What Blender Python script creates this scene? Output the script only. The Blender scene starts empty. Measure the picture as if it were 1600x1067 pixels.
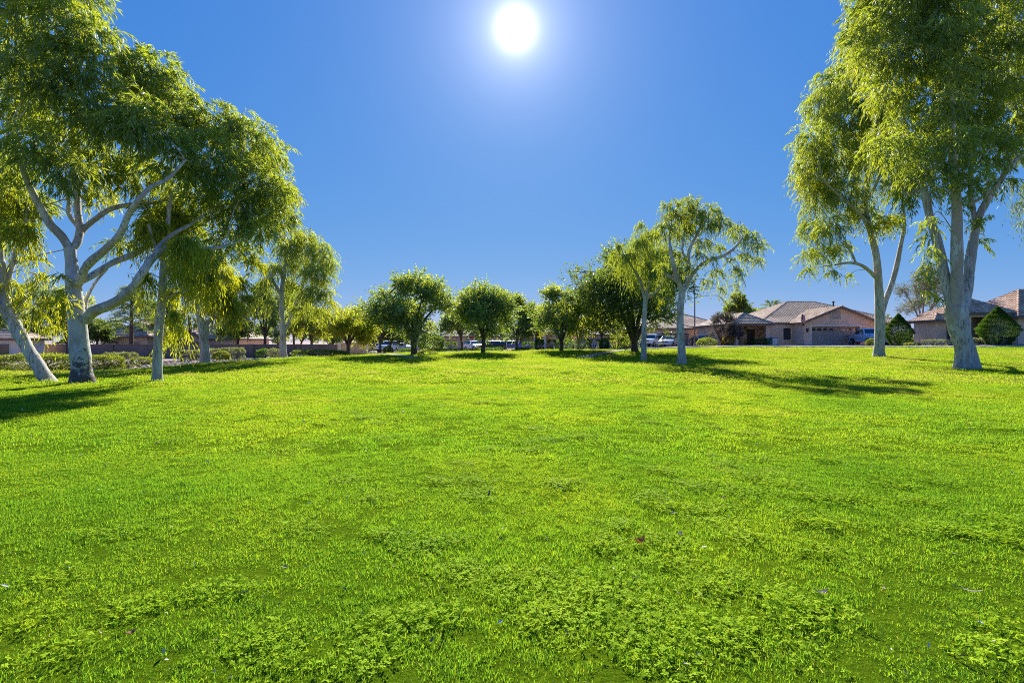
import bpy, bmesh, math, random
import numpy as np
from mathutils import Vector, Matrix, Quaternion

SC = bpy.context.scene
COL = SC.collection
rng = np.random.default_rng(7)
random.seed(7)
R = math.radians

# ------------------------------------------------------------------ camera
EYE = 1.5
cam_d = bpy.data.cameras.new('camera')
cam_d.lens = 18.0
cam_d.sensor_width = 36.0
cam_d.clip_start = 0.05
cam_d.clip_end = 6000
cam = bpy.data.objects.new('camera', cam_d)
COL.objects.link(cam)
cam.location = (0, 0, EYE)
cam.rotation_euler = (R(90), 0, 0)
SC.camera = cam

# ------------------------------------------------------------------ sky and sun
SUN_EL = R(31.4)
SUN_AZ = R(0.4)           # to the right of straight ahead (+Y)
SUN_V = Vector((math.sin(SUN_AZ) * math.cos(SUN_EL), math.cos(SUN_AZ) * math.cos(SUN_EL), math.sin(SUN_EL)))
SKY_STRENGTH = 0.1
SUN_STRENGTH = 5.0
EXPOSURE = 1.2
world = bpy.data.worlds.new('World')
SC.world = world
world.use_nodes = True
wn = world.node_tree
wn.nodes.clear()
w_out = wn.nodes.new('ShaderNodeOutputWorld')
w_bg = wn.nodes.new('ShaderNodeBackground')
w_sky = wn.nodes.new('ShaderNodeTexSky')
w_sky.sky_type = 'NISHITA'
w_sky.sun_disc = False
w_sky.sun_elevation = SUN_EL
w_sky.sun_rotation = SUN_AZ
w_sky.altitude = 350
w_sky.air_density = 0.6
w_sky.dust_density = 0.0
w_sky.ozone_density = 3.0
w_bg.inputs['Strength'].default_value = SKY_STRENGTH
# the sun itself and the bright air close round it, as a function of the angle from the sun
w_tc = wn.nodes.new('ShaderNodeTexCoord')
w_dot = wn.nodes.new('ShaderNodeVectorMath'); w_dot.operation = 'DOT_PRODUCT'
w_dot.inputs[1].default_value = SUN_V
wn.links.new(w_tc.outputs['Generated'], w_dot.inputs[0])


def wmath(op, a, b=None):
    n = wn.nodes.new('ShaderNodeMath'); n.operation = op
    for i, v in enumerate((a, b)):
        if v is None:
            continue
        if isinstance(v, (int, float)):
            n.inputs[i].default_value = v
        else:
            wn.links.new(v, n.inputs[i])
    return n.outputs[0]


# the photograph is an exposure blend: its sky is compressed per channel, over the whole dome alike
w_sep = wn.nodes.new('ShaderNodeSeparateColor'); wn.links.new(w_sky.outputs[0], w_sep.inputs[0])
w_com = wn.nodes.new('ShaderNodeCombineColor')
for i, (k, pw) in enumerate(((0.90, 1.05), (0.64, 0.48), (0.84, 0.13))):
    wn.links.new(wmath('MULTIPLY', wmath('POWER', wmath('MULTIPLY', w_sep.outputs[i], 0.0759), pw), k / SKY_STRENGTH / 2 ** EXPOSURE), w_com.inputs[i])
wn.links.new(w_com.outputs[0], w_bg.inputs['Color'])
w_c = wmath('MINIMUM', wmath('MAXIMUM', w_dot.outputs['Value'], -1.0), 1.0)
w_th = wmath('MULTIPLY', wmath('ARCCOSINE', w_c), 57.29578)
w_disc = wmath('MULTIPLY', wmath('POWER', 2.718, wmath('DIVIDE', w_th, -0.55)), 4.5)
w_g1 = wmath('MULTIPLY', wmath('POWER', 2.718, wmath('DIVIDE', w_th, -2.6)), 0.34)
w_g2 = wmath('MULTIPLY', wmath('POWER', 2.718, wmath('DIVIDE', w_th, -9.5)), 0.13)
w_sum = wmath('ADD', wmath('ADD', w_disc, w_g1), w_g2)
w_bg2 = wn.nodes.new('ShaderNodeBackground')
w_bg2.inputs['Color'].default_value = (1.0, 0.98, 0.96, 1)
wn.links.new(w_sum, w_bg2.inputs['Strength'])
w_add = wn.nodes.new('ShaderNodeAddShader')
wn.links.new(w_bg.outputs[0], w_add.inputs[0])
wn.links.new(w_bg2.outputs[0], w_add.inputs[1])
wn.links.new(w_add.outputs[0], w_out.inputs['Surface'])

sun_d = bpy.data.lights.new('sun', 'SUN')
sun_d.energy = SUN_STRENGTH
sun_d.angle = R(0.53)
sun_d.color = (1.0, 0.955, 0.87)
sun_o = bpy.data.objects.new('sun', sun_d)
COL.objects.link(sun_o)
sun_o.location = (0, 40, 60)
sun_o.rotation_euler = SUN_V.to_track_quat('Z', 'Y').to_euler()

vs = SC.view_settings
vs.view_transform = 'Standard'
vs.look = 'None'
vs.gamma = 1.0
vs.use_curve_mapping = False
vs.exposure = EXPOSURE
cy = SC.cycles
cy.max_bounces = 10
cy.diffuse_bounces = 8
cy.glossy_bounces = 3
cy.transmission_bounces = 4
cy.transparent_max_bounces = 8
cy.use_denoising = False
SC.cycles.filter_width = 1.05
cy.sample_clamp_indirect = 6.0
cy.caustics_reflective = False
cy.caustics_refractive = False


# ------------------------------------------------------------------ helpers: objects
def tag(o, label=None, cat=None, group=None, kind=None):
    if label: o['label'] = label
    if cat: o['category'] = cat
    if group: o['group'] = group
    if kind: o['kind'] = kind
    return o


def thing(name, label, cat, loc=(0, 0, 0), rz=0.0, group=None):
    o = bpy.data.objects.new(name, None)
    COL.objects.link(o)
    o.empty_display_size = 0.2
    o.location = loc
    o.rotation_euler = (0, 0, rz)
    return tag(o, label, cat, group)


def link_mesh(name, me, parent=None, loc=None):
    o = bpy.data.objects.new(name, me)
    COL.objects.link(o)
    if parent is not None: o.parent = parent
    if loc is not None: o.location = loc
    return o


def fast_mesh(name, verts, quads, mat=None, smooth=False, var=None):
    """verts (n,3), quads (m,k) arrays -> mesh datablock"""
    verts = np.asarray(verts, np.float32)
    quads = np.asarray(quads, np.int32)
    m, k = quads.shape
    me = bpy.data.meshes.new(name)
    me.vertices.add(len(verts)); me.vertices.foreach_set('co', verts.ravel())
    me.loops.add(m * k); me.loops.foreach_set('vertex_index', quads.ravel())
    me.polygons.add(m)
    me.polygons.foreach_set('loop_start', np.arange(0, m * k, k, dtype=np.int32))
    me.polygons.foreach_set('loop_total', np.full(m, k, np.int32))
    if smooth:
        me.polygons.foreach_set('use_smooth', np.ones(m, bool))
    if var is not None:
        a = me.attributes.new('var', 'FLOAT', 'FACE')
        a.data.foreach_set('value', np.asarray(var, np.float32))
    if mat is not None:
        me.materials.append(mat)
    me.update(calc_edges=True)
    return me


class MB:
    """collects boxes, prisms and tubes; build() links them as one mesh object"""
    def __init__(s):
        s.v = []; s.f = []

    def add(s, verts, faces):
        b = len(s.v)
        s.v += [tuple(p) for p in verts]
        s.f += [tuple(b + i for i in f) for f in faces]
        return s

    def box(s, x0, x1, y0, y1, z0, z1, bev=0.0):
        if bev <= 0:
            v = [(x, y, z) for z in (z0, z1) for y in (y0, y1) for x in (x0, x1)]
            return s.add(v, [(0, 2, 3, 1), (4, 5, 7, 6), (0, 1, 5, 4), (2, 6, 7, 3), (0, 4, 6, 2), (1, 3, 7, 5)])
        bm = bmesh.new()
        bmesh.ops.create_cube(bm, size=1)
        for v in bm.verts:
            v.co = Vector(((x0 + x1) / 2 + v.co.x * (x1 - x0), (y0 + y1) / 2 + v.co.y * (y1 - y0), (z0 + z1) / 2 + v.co.z * (z1 - z0)))
        bmesh.ops.bevel(bm, geom=bm.edges[:], offset=bev, segments=2, affect='EDGES', profile=0.5)
        return s.bm(bm)

    def bm(s, bm):
        bm.verts.index_update()
        s.add([v.co[:] for v in bm.verts], [[v.index for v in f.verts] for f in bm.faces])
        bm.free()
        return s

    def prism(s, poly, y0, y1):
        """poly in (x, z), extruded along y"""
        n = len(poly)
        v = [(x, y0, z) for x, z in poly] + [(x, y1, z) for x, z in poly]
        f = [tuple(range(n)), tuple(range(2 * n - 1, n - 1, -1))]
        f += [(i, i + n, (i + 1) % n + n, (i + 1) % n) for i in range(n)]
        return s.add(v, f)

    def slab(s, poly, z0, z1):
        n = len(poly)
        v = [(x, y, z0) for x, y in poly] + [(x, y, z1) for x, y in poly]
        f = [tuple(range(n - 1, -1, -1)), tuple(range(n, 2 * n))]
        f += [(i, (i + 1) % n, (i + 1) % n + n, i + n) for i in range(n)]
        return s.add(v, f)

    def tube(s, pts, rad, sides=8, cap=True):
        v, f = tube_arrays(pts, rad, sides)
        b = len(s.v)
        s.add(v, f)
        if cap:
            n = len(pts)
            s.f.append(tuple(b + i for i in range(sides - 1, -1, -1)))
            s.f.append(tuple(b + (n - 1) * sides + i for i in range(sides)))
        return s

    def lathe(s, prof, cx=0, cy=0, sides=16):
        v = []; n = len(prof)
        for r, z in prof:
            for k in range(sides):
                a = 2 * math.pi * k / sides
                v.append((cx + r * math.cos(a), cy + r * math.sin(a), z))
        f = [(i * sides + k, i * sides + (k + 1) % sides, (i + 1) * sides + (k + 1) % sides, (i + 1) * sides + k)
             for i in range(n - 1) for k in range(sides)]
        f.append(tuple(range(sides - 1, -1, -1)))
        f.append(tuple((n - 1) * sides + k for k in range(sides)))
        return s.add(v, f)

    def mesh(s, name, mat, smooth=False):
        me = bpy.data.meshes.new(name)
        me.from_pydata(s.v, [], s.f)
        if mat: me.materials.append(mat)
        if smooth:
            me.polygons.foreach_set('use_smooth', np.ones(len(me.polygons), bool))
        me.update()
        return me

    def build(s, name, mat, parent=None, smooth=False, loc=None):
        return link_mesh(name, s.mesh(name, mat, smooth), parent, loc)


def tube_arrays(pts, rad, sides=8):
    pts = np.asarray(pts, float); n = len(pts)
    rad = np.broadcast_to(np.asarray(rad, float), (n,))
    tan = np.gradient(pts, axis=0)
    tan /= np.linalg.norm(tan, axis=1)[:, None] + 1e-9
    ref = np.array([0.31, 0.95, 0.05])
    u = np.cross(tan, ref); u /= np.linalg.norm(u, axis=1)[:, None] + 1e-9
    w = np.cross(tan, u)
    a = np.arange(sides) * 2 * np.pi / sides
    v = pts[:, None, :] + rad[:, None, None] * (np.cos(a)[None, :, None] * u[:, None, :] + np.sin(a)[None, :, None] * w[:, None, :])
    f = []
    for i in range(n - 1):
        for k in range(sides):
            f.append((i * sides + k, i * sides + (k + 1) % sides, (i + 1) * sides + (k + 1) % sides, (i + 1) * sides + k))
    return v.reshape(-1, 3), f


def smooth_path(pts, rad, per=4):
    """Catmull-Rom through pts with radii"""
    p = np.asarray(pts, float); r = np.asarray(rad, float)
    q = np.vstack([2 * p[0] - p[1], p, 2 * p[-1] - p[-2]])
    outp, outr = [], []
    for i in range(len(p) - 1):
        p0, p1, p2, p3 = q[i], q[i + 1], q[i + 2], q[i + 3]
        for j in range(per):
            t = j / per
            outp.append(0.5 * ((2 * p1) + (-p0 + p2) * t + (2 * p0 - 5 * p1 + 4 * p2 - p3) * t * t + (-p0 + 3 * p1 - 3 * p2 + p3) * t ** 3))
            outr.append(r[i] * (1 - t) + r[i + 1] * t)
    outp.append(p[-1]); outr.append(r[-1])
    return np.array(outp), np.array(outr)


def copy_tree(o, parent=None):
    c = o.copy(); COL.objects.link(c)
    c.parent = parent
    for ch in list(o.children):
        copy_tree(ch, c)
    return c


# ------------------------------------------------------------------ helpers: materials
class NT:
    def __init__(s, name):
        s.m = bpy.data.materials.new(name); s.m.use_nodes = True
        s.t = s.m.node_tree; s.t.nodes.clear()
        s.out = s.t.nodes.new('ShaderNodeOutputMaterial')

    def n(s, typ, **kw):
        x = s.t.nodes.new(typ)
        for k, v in kw.items(): setattr(x, k, v)
        return x

    def l(s, a, b): s.t.links.new(a, b)

    def noise(s, scale, detail=4, rough=0.55, coord='Object', vec=None, dim=None):
        if vec is None:
            tc = s.n('ShaderNodeTexCoord'); vec = tc.outputs[coord]
        nz = s.n('ShaderNodeTexNoise'); nz.inputs['Scale'].default_value = scale
        nz.inputs['Detail'].default_value = detail; nz.inputs['Roughness'].default_value = rough
        s.l(vec, nz.inputs['Vector'])
        return nz.outputs['Fac']

    def ramp(s, fac, stops):
        r = s.n('ShaderNodeValToRGB')
        el = r.color_ramp.elements
        while len(el) < len(stops): el.new(0.5)
        for e, (p, c) in zip(el, stops):
            e.position = p; e.color = (*c, 1) if len(c) == 3 else c
        s.l(fac, r.inputs['Fac'])
        return r.outputs['Color']

    def mix(s, fac, a, b, blend='MIX'):
        x = s.n('ShaderNodeMix', data_type='RGBA', blend_type=blend)
        for i, v in ((0, fac), (6, a), (7, b)):
            if hasattr(v, 'links') or hasattr(v, 'is_linked'):
                s.l(v, x.inputs[i])
            elif isinstance(v, (int, float)):
                x.inputs[i].default_value = v
            else:
                x.inputs[i].default_value = (*v, 1)
        return x.outputs[2]

    def bump(s, h, strength=0.3, dist=0.02):
        b = s.n('ShaderNodeBump'); b.inputs['Strength'].default_value = strength
        b.inputs['Distance'].default_value = dist
        s.l(h, b.inputs['Height'])
        return b.outputs['Normal']

    def pbsdf(s, color, rough=0.6, metal=0.0, spec=0.5, normal=None, coat=0.0):
        p = s.n('ShaderNodeBsdfPrincipled')
        if hasattr(color, 'is_linked'): s.l(color, p.inputs['Base Color'])
        else: p.inputs['Base Color'].default_value = (*color, 1)
        p.inputs['Roughness'].default_value = rough
        p.inputs['Metallic'].default_value = metal
        p.inputs['Specular IOR Level'].default_value = spec
        p.inputs['Coat Weight'].default_value = coat
        if normal is not None: s.l(normal, p.inputs['Normal'])
        return p.outputs[0]

    def done(s, sh):
        s.l(sh, s.out.inputs['Surface']); return s.m


def mat_plain(name, c, rough=0.6, var=0.12, scale=3.0, metal=0.0, spec=0.4, bump=0.0, bscale=60, coat=0.0):
    t = NT(name)
    f = t.noise(scale, 5)
    lo = tuple(x * (1 - var) for x in c); hi = tuple(min(1, x * (1 + var)) for x in c)
    col = t.ramp(f, [(0.3, lo), (0.7, hi)])
    nrm = t.bump(t.noise(bscale, 3), bump, 0.02) if bump > 0 else None
    return t.done(t.pbsdf(col, rough, metal, spec, nrm, coat))


def mat_leaf(name, dark, light, trans, tmix=0.45, rough=0.45, spec=0.35, rand=False):
    t = NT(name)
    if rand:
        oi = t.n('ShaderNodeObjectInfo')
        at = t.n('ShaderNodeAttribute', attribute_name='var')
        geo = t.n('ShaderNodeNewGeometry')
        big = t.noise(0.22, 4, 0.6, vec=geo.outputs['Position'])
        m1 = t.n('ShaderNodeMath', operation='MULTIPLY_ADD'); t.l(at.outputs['Fac'], m1.inputs[0]); m1.inputs[1].default_value = 0.38
        mb = t.n('ShaderNodeMath', operation='MULTIPLY_ADD'); t.l(big, mb.inputs[0]); mb.inputs[1].default_value = 1.6; mb.inputs[2].default_value = -0.62
        t.l(mb.outputs[0], m1.inputs[2])
        m2 = t.n('ShaderNodeMath', operation='MULTIPLY_ADD'); t.l(oi.outputs['Random'], m2.inputs[0]); m2.inputs[1].default_value = 0.28
        t.l(m1.outputs[0], m2.inputs[2])
        fac = m2.outputs[0]
    else:
        fac = t.n('ShaderNodeAttribute', attribute_name='var').outputs['Fac']
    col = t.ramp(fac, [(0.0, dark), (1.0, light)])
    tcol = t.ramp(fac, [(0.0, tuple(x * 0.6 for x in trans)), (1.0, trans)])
    p = t.pbsdf(col, rough, 0, spec)
    tr = t.n('ShaderNodeBsdfTranslucent'); t.l(tcol, tr.inputs['Color'])
    mx = t.n('ShaderNodeMixShader'); mx.inputs[0].default_value = tmix
    t.l(p, mx.inputs[1]); t.l(tr.outputs[0], mx.inputs[2])
    return t.done(mx.outputs[0])


# ------------------------------------------------------------------ terrain heights
HZ = 533.5   # row of the horizon in the 1600 x 1067 survey grid


def X(px, D): return (px - 800.0) / 800.0 * D


def P(px, py, D): return np.array([X(px, D), D, EYE - (py - HZ) / 800.0 * D])


CTRL = []
for cx in (-45, -30, -15, 0, 15, 30, 45):
    for cyy in (-15, 3):
        CTRL.append((cx, cyy, 0.0))
for cx in (-12, -6, 0, 6, 12, 18):
    for cyy in (10, 17):
        CTRL.append((cx, cyy, 0.0))
for px, py, D in ((75, 598, 18.2), (128, 602, 17.5), (245, 599, 18.4), (60, 582, 24), (-250, 582, 24), (180, 580.5, 25), (250, 575, 27), (320, 569.5, 29.3),
                  (400, 564, 32.5), (443, 560.5, 36.5), (540, 556, 42), (648, 555.5, 40), (755, 552.5, 44), (870, 549, 48), (993, 551, 45),
                  (1005, 565, 35), (1066, 571.5, 29), (1373, 558.5, 36), (1510, 578.5, 26), (1640, 575, 26), (640, 553, 46), (700, 551.5, 50), (800, 550, 53),
                  (1100, 545, 48), (1250, 544, 47), (1400, 544, 46), (1600, 543.5, 44), (1000, 547.5, 50),
                  (200, 560, 50), (320, 560, 50), (450, 558, 50), (0, 562, 50), (1300, 541, 60), (1550, 538.5, 50), (1200, 541, 60), (1400, 541, 60),
                  (1050, 541.5, 75), (900, 546, 80), (750, 547, 85), (600, 551, 80), (450, 551, 80), (250, 551, 70), (100, 553, 70), (800, 545, 120), (1200, 537, 95), (1400, 537, 95)):
    p = P(px, py, D)
    CTRL.append(tuple(p))
for a in range(12):
    CTRL.append((200 * math.cos(a * math.pi / 6), 40 + 200 * math.sin(a * math.pi / 6), 0.2))
CTRL = np.array(CTRL)
_C = 7.0


def _phi(a, b):
    d2 = ((a[:, None, :2] - b[None, :, :2]) ** 2).sum(-1)
    return np.sqrt(d2 + _C * _C)


_A = _phi(CTRL, CTRL) - 1e-3 * np.eye(len(CTRL))
_n = len(CTRL)
_M = np.zeros((_n + 1, _n + 1)); _M[:_n, :_n] = _A; _M[:_n, _n] = 1; _M[_n, :_n] = 1
_W = np.linalg.solve(_M, np.append(CTRL[:, 2], 0))


def GA(x, y):
    """terrain height, arrays"""
    x = np.asarray(x, float); y = np.asarray(y, float)
    q = np.stack([x.ravel(), y.ravel()], 1)
    z = np.empty(len(q))
    for i in range(0, len(q), 20000):
        s = q[i:i + 20000]
        z[i:i + 20000] = _phi(s, CTRL) @ _W[:_n] + _W[_n]
    r = np.hypot(q[:, 0], q[:, 1] - 40)
    w = np.clip((r - 130) / 110, 0, 1); w = w * w * (3 - 2 * w)
    z = z * (1 - w) + 0.2 * w
    k = np.clip(1 - r / 90, 0, 1)
    z += k * (0.018 * np.sin(q[:, 0] * 0.9 + 1.3 * np.sin(q[:, 1] * 0.5)) * np.sin(q[:, 1] * 0.8 + 0.7) + 0.01 * np.sin(q[:, 0] * 2.3 + q[:, 1] * 1.7))
    return z.reshape(x.shape)


def G(x, y): return float(GA(np.array([x]), np.array([y]))[0])


# far edge of the lawn as y over x
_ED = [(-120, 24), (-26, 24), (-21.5, 24.4), (-19.5, 25), (-18.4, 27), (-17.4, 29.2), (-16.2, 32.3), (-15.6, 35.5), (-13.65, 42), (-9.5, 46), (-6.25, 50), (0, 53), (6, 53), (12.5, 50.5), (18, 48.5), (26, 47), (34.5, 46), (44, 44.5), (120, 44)]
_EX = np.array([e[0] for e in _ED], float); _EY = np.array([e[1] for e in _ED], float)


def YL(x):
    x = np.asarray(x, float)
    return np.interp(x, _EX, _EY) + 0.12 * np.sin(x * 1.7) + 0.08 * np.sin(x * 4.1 + 1)


LAWN_UP = 0.06
# ------------------------------------------------------------------ ground, lawn, road, paths
def axis(lim0, lim1, fine0, fine1, step, grow=1.25):
    a = list(np.arange(fine0, fine1 + 1e-6, step))
    s = step
    while a[-1] < lim1: s *= grow; a.append(a[-1] + s)
    s = step
    while a[0] > lim0: s *= grow; a.insert(0, a[0] - s)
    return np.array(a)


def grid_faces(nx, ny):
    i = np.arange(nx - 1)[None, :]; j = np.arange(ny - 1)[:, None]
    b = (j * nx + i)
    return np.stack([b, b + 1, b + nx + 1, b + nx], -1).reshape(-1, 4)


t = NT('ground_gravel')
vor = t.n('ShaderNodeTexVoronoi'); vor.inputs['Scale'].default_value = 14
tc = t.n('ShaderNodeTexCoord'); t.l(tc.outputs['Object'], vor.inputs['Vector'])
c1 = t.ramp(vor.outputs['Color'], [(0.1, (0.22, 0.15, 0.12)), (0.5, (0.40, 0.30, 0.26)), (0.9, (0.52, 0.44, 0.40))])
c2 = t.mix(t.ramp(t.noise(0.35, 4), [(0.35, (0, 0, 0)), (0.7, (1, 1, 1))]), c1, (0.30, 0.22, 0.17))
M_GRAVEL = t.done(t.pbsdf(c2, 0.95, 0, 0.2, t.bump(vor.outputs['Distance'], 0.8, 0.04)))

t = NT('lawn_turf')
f = t.noise(0.35, 5, 0.6)
c1 = t.ramp(f, [(0.25, (0.10, 0.19, 0.008)), (0.55, (0.16, 0.25, 0.010)), (0.8, (0.22, 0.28, 0.014))])
c2 = t.mix(t.ramp(t.noise(26, 3), [(0.3, (0, 0, 0)), (0.75, (1, 1, 1))]), c1, (0.075, 0.145, 0.006))
c3 = t.mix(t.ramp(t.noise(1.1, 6, 0.7), [(0.66, (0, 0, 0)), (0.80, (1, 1, 1))]), c2, (0.16, 0.15, 0.035))
M_LAWN = t.done(t.pbsdf(c3, 0.95, 0, 0.0, t.bump(t.noise(38, 6, 0.75), 1.0, 0.05)))

t = NT('asphalt')
c1 = t.ramp(t.noise(1.2, 6), [(0.3, (0.045, 0.044, 0.046)), (0.7, (0.085, 0.083, 0.083))])
M_ROAD = t.done(t.pbsdf(c1, 0.85, 0, 0.3, t.bump(t.noise(90, 3), 0.4, 0.01)))
t = NT('concrete')
c1 = t.ramp(t.noise(1.6, 6), [(0.3, (0.29, 0.25, 0.235)), (0.7, (0.40, 0.355, 0.335))])
M_CONC = t.done(t.pbsdf(c1, 0.85, 0, 0.3, t.bump(t.noise(50, 4), 0.25, 0.01)))

xs = axis(-2600, 2600, -62, 62, 0.8); ys = axis(-300, 3600, -8, 100, 0.8)
gx, gy = np.meshgrid(xs, ys)
gz = GA(gx, gy)
o = link_mesh('ground', fast_mesh('ground', np.stack([gx, gy, gz], -1).reshape(-1, 3), grid_faces(len(xs), len(ys)), M_GRAVEL, True))
tag(o, kind='structure')

# lawn: columns over x, rows from behind the camera to the far edge
lx = np.concatenate([np.linspace(-75, -32, 60)[:-1], np.linspace(-32, 50, 340)[:-1], np.linspace(50, 75, 30)])
lv = np.linspace(0, 1, 170) ** 1.0
ly0 = -7.0
lyy = ly0 + lv[:, None] * (YL(lx)[None, :] - ly0)
lxx = np.broadcast_to(lx[None, :], lyy.shape)
lz = GA(lxx, lyy) + LAWN_UP
# the turf rounds down to the bed at its far edge
edge_drop = np.clip((lyy - (YL(lx)[None, :] - 0.25)) / 0.25, 0, 1)
lz = lz - 0.075 * edge_drop ** 2
o = link_mesh('lawn', fast_mesh('lawn', np.stack([lxx, lyy, lz], -1).reshape(-1, 3), grid_faces(len(lx), len(lv)), M_LAWN, True))
tag(o, kind='structure')


def drape_strip(name, center, width, mat, up, step=0.8, thick=0.0):
    c = np.array(center, float)
    seg = np.r_[0, np.cumsum(np.linalg.norm(np.diff(c, axis=0), axis=1))]
    s = np.arange(0, seg[-1] + step, step); s[-1] = min(s[-1], seg[-1])
    pp, _ = smooth_path(np.c_[c, np.zeros(len(c))], np.ones(len(c)), 8)
    sg = np.r_[0, np.cumsum(np.linalg.norm(np.diff(pp, axis=0), axis=1))]
    s = np.linspace(0, sg[-1], max(4, int(sg[-1] / step)))
    px_ = np.interp(s, sg, pp[:, 0]); py_ = np.interp(s, sg, pp[:, 1])
    tx, ty = np.gradient(px_), np.gradient(py_); L = np.hypot(tx, ty)
    nx_, ny_ = -ty / L, tx / L
    w = np.linspace(-0.5, 0.5, max(3, int(width / 0.8) + 2)) * width
    vx = px_[:, None] + nx_[:, None] * w[None]; vy = py_[:, None] + ny_[:, None] * w[None]
    vz = GA(vx, vy) + up
    n0, n1 = vx.shape
    verts = np.stack([vx, vy, vz], -1).reshape(-1, 3)
    faces = grid_faces(n1, n0).tolist()
    if thick > 0:    # side faces so that the kerb is a real step
        b = len(verts)
        lo = verts.copy(); lo[:, 2] -= thick
        verts = np.vstack([verts, lo])
        for i in range(n0 - 1):
            a0, a1 = i * n1, (i + 1) * n1
            faces.append((a0, a1, a1 + b, a0 + b))
            a0, a1 = i * n1 + n1 - 1, (i + 1) * n1 + n1 - 1
            faces.append((a1, a0, a0 + b, a1 + b))
    o = link_mesh(name, fast_mesh(name, verts, np.array(faces), mat, True))
    return tag(o, kind='structure')


ROADC = [(95, 50), (60, 50), (44, 49.5), (34, 51), (24, 53.5), (14, 57), (4, 61.5), (-6, 64), (-20, 64), (-40, 62), (-80, 60)]
drape_strip('road', ROADC, 6.6, M_ROAD, 0.05)


def offset_line(c, d):
    c = np.array(c, float)
    t_ = np.gradient(c, axis=0); t_ /= np.linalg.norm(t_, axis=1)[:, None]
    return np.c_[c[:, 0] - t_[:, 1] * d, c[:, 1] + t_[:, 0] * d]


drape_strip('kerb', offset_line(ROADC, 3.45), 0.3, M_CONC, 0.17, thick=0.3)
drape_strip('kerb', offset_line(ROADC, -3.45), 0.3, M_CONC, 0.17, thick=0.3)
drape_strip('sidewalk', offset_line(ROADC, -4.4), 1.4, M_CONC, 0.15, thick=0.3)
drape_strip('sidewalk', offset_line(ROADC, 4.5), 1.4, M_CONC, 0.15, thick=0.3)
M_PATH = mat_plain('path_concrete', (0.24, 0.20, 0.185), 0.9, 0.2, 1.5, bump=0.2)
PATH1 = [(-6.6, 34.5), (-8.6, 39), (-10.6, 43), (-13.0, 47), (-16, 51), (-20, 54)]
PATH2 = [(5.0, 37.5), (6.6, 41), (8.6, 45), (10.5, 48.5), (12.5, 52)]
drape_strip('path', PATH1, 0.9, M_PATH, LAWN_UP + 0.03, 0.5, thick=0.12)
drape_strip('path', PATH2, 0.9, M_PATH, LAWN_UP + 0.03, 0.5, thick=0.12)
# ------------------------------------------------------------------ grass blades and clover (scattered, uncountable)
def mat_grass(name, stops, tstops, tmix, far=0.0, dry=False):
    t = NT(name)
    oi = t.n('ShaderNodeObjectInfo')
    at = t.n('ShaderNodeAttribute', attribute_name='var')
    geo = t.n('ShaderNodeNewGeometry')
    big = t.noise(0.30, 5, 0.62, vec=geo.outputs['Position'])

    def ma(a, k, b):
        m = t.n('ShaderNodeMath', operation='MULTIPLY_ADD')
        t.l(a, m.inputs[0]); m.inputs[1].default_value = k
        if isinstance(b, float): m.inputs[2].default_value = b
        else: t.l(b, m.inputs[2])
        return m.outputs[0]
    # yellower with distance: the sunlit brightness of far blades is put into the colour
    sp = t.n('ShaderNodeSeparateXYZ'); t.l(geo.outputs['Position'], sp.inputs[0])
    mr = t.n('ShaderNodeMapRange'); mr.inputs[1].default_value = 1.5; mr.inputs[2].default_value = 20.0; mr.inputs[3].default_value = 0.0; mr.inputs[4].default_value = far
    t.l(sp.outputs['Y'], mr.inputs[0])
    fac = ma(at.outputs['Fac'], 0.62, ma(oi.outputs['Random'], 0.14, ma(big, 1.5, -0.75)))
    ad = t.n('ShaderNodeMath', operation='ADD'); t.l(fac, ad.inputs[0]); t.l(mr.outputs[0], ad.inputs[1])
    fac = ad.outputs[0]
    dc, tcl = t.ramp(fac, stops), t.ramp(fac, tstops)
    if dry:   # worn, straw coloured patches
        k = t.ramp(t.noise(0.55, 6, 0.68, vec=geo.outputs['Position']), [(0.60, (0, 0, 0)), (0.76, (0.5, 0.5, 0.5))])
        dc = t.mix(k, dc, (0.30, 0.27, 0.09)); tcl = t.mix(k, tcl, (0.50, 0.44, 0.10))
    p = t.pbsdf(dc, 0.75, 0, 0.04)
    tr = t.n('ShaderNodeBsdfTranslucent'); t.l(tcl, tr.inputs['Color'])
    mx = t.n('ShaderNodeMixShader'); mx.inputs[0].default_value = tmix
    t.l(p, mx.inputs[1]); t.l(tr.outputs[0], mx.inputs[2])
    return t.done(mx.outputs[0])


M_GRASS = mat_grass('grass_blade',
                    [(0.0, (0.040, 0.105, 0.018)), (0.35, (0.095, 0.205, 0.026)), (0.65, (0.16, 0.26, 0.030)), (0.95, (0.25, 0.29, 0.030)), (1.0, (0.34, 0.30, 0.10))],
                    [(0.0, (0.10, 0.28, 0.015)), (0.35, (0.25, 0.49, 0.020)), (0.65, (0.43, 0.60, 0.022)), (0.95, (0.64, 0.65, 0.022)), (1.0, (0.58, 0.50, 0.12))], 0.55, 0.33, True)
M_CLOVER = mat_grass('clover_leaf',
                     [(0.0, (0.21, 0.38, 0.012)), (0.5, (0.34, 0.49, 0.015)), (1.0, (0.46, 0.55, 0.02))],
                     [(0.0, (0.32, 0.52, 0.01)), (0.5, (0.52, 0.66, 0.012)), (1.0, (0.68, 0.74, 0.015))], 0.32, 0.12)


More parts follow.
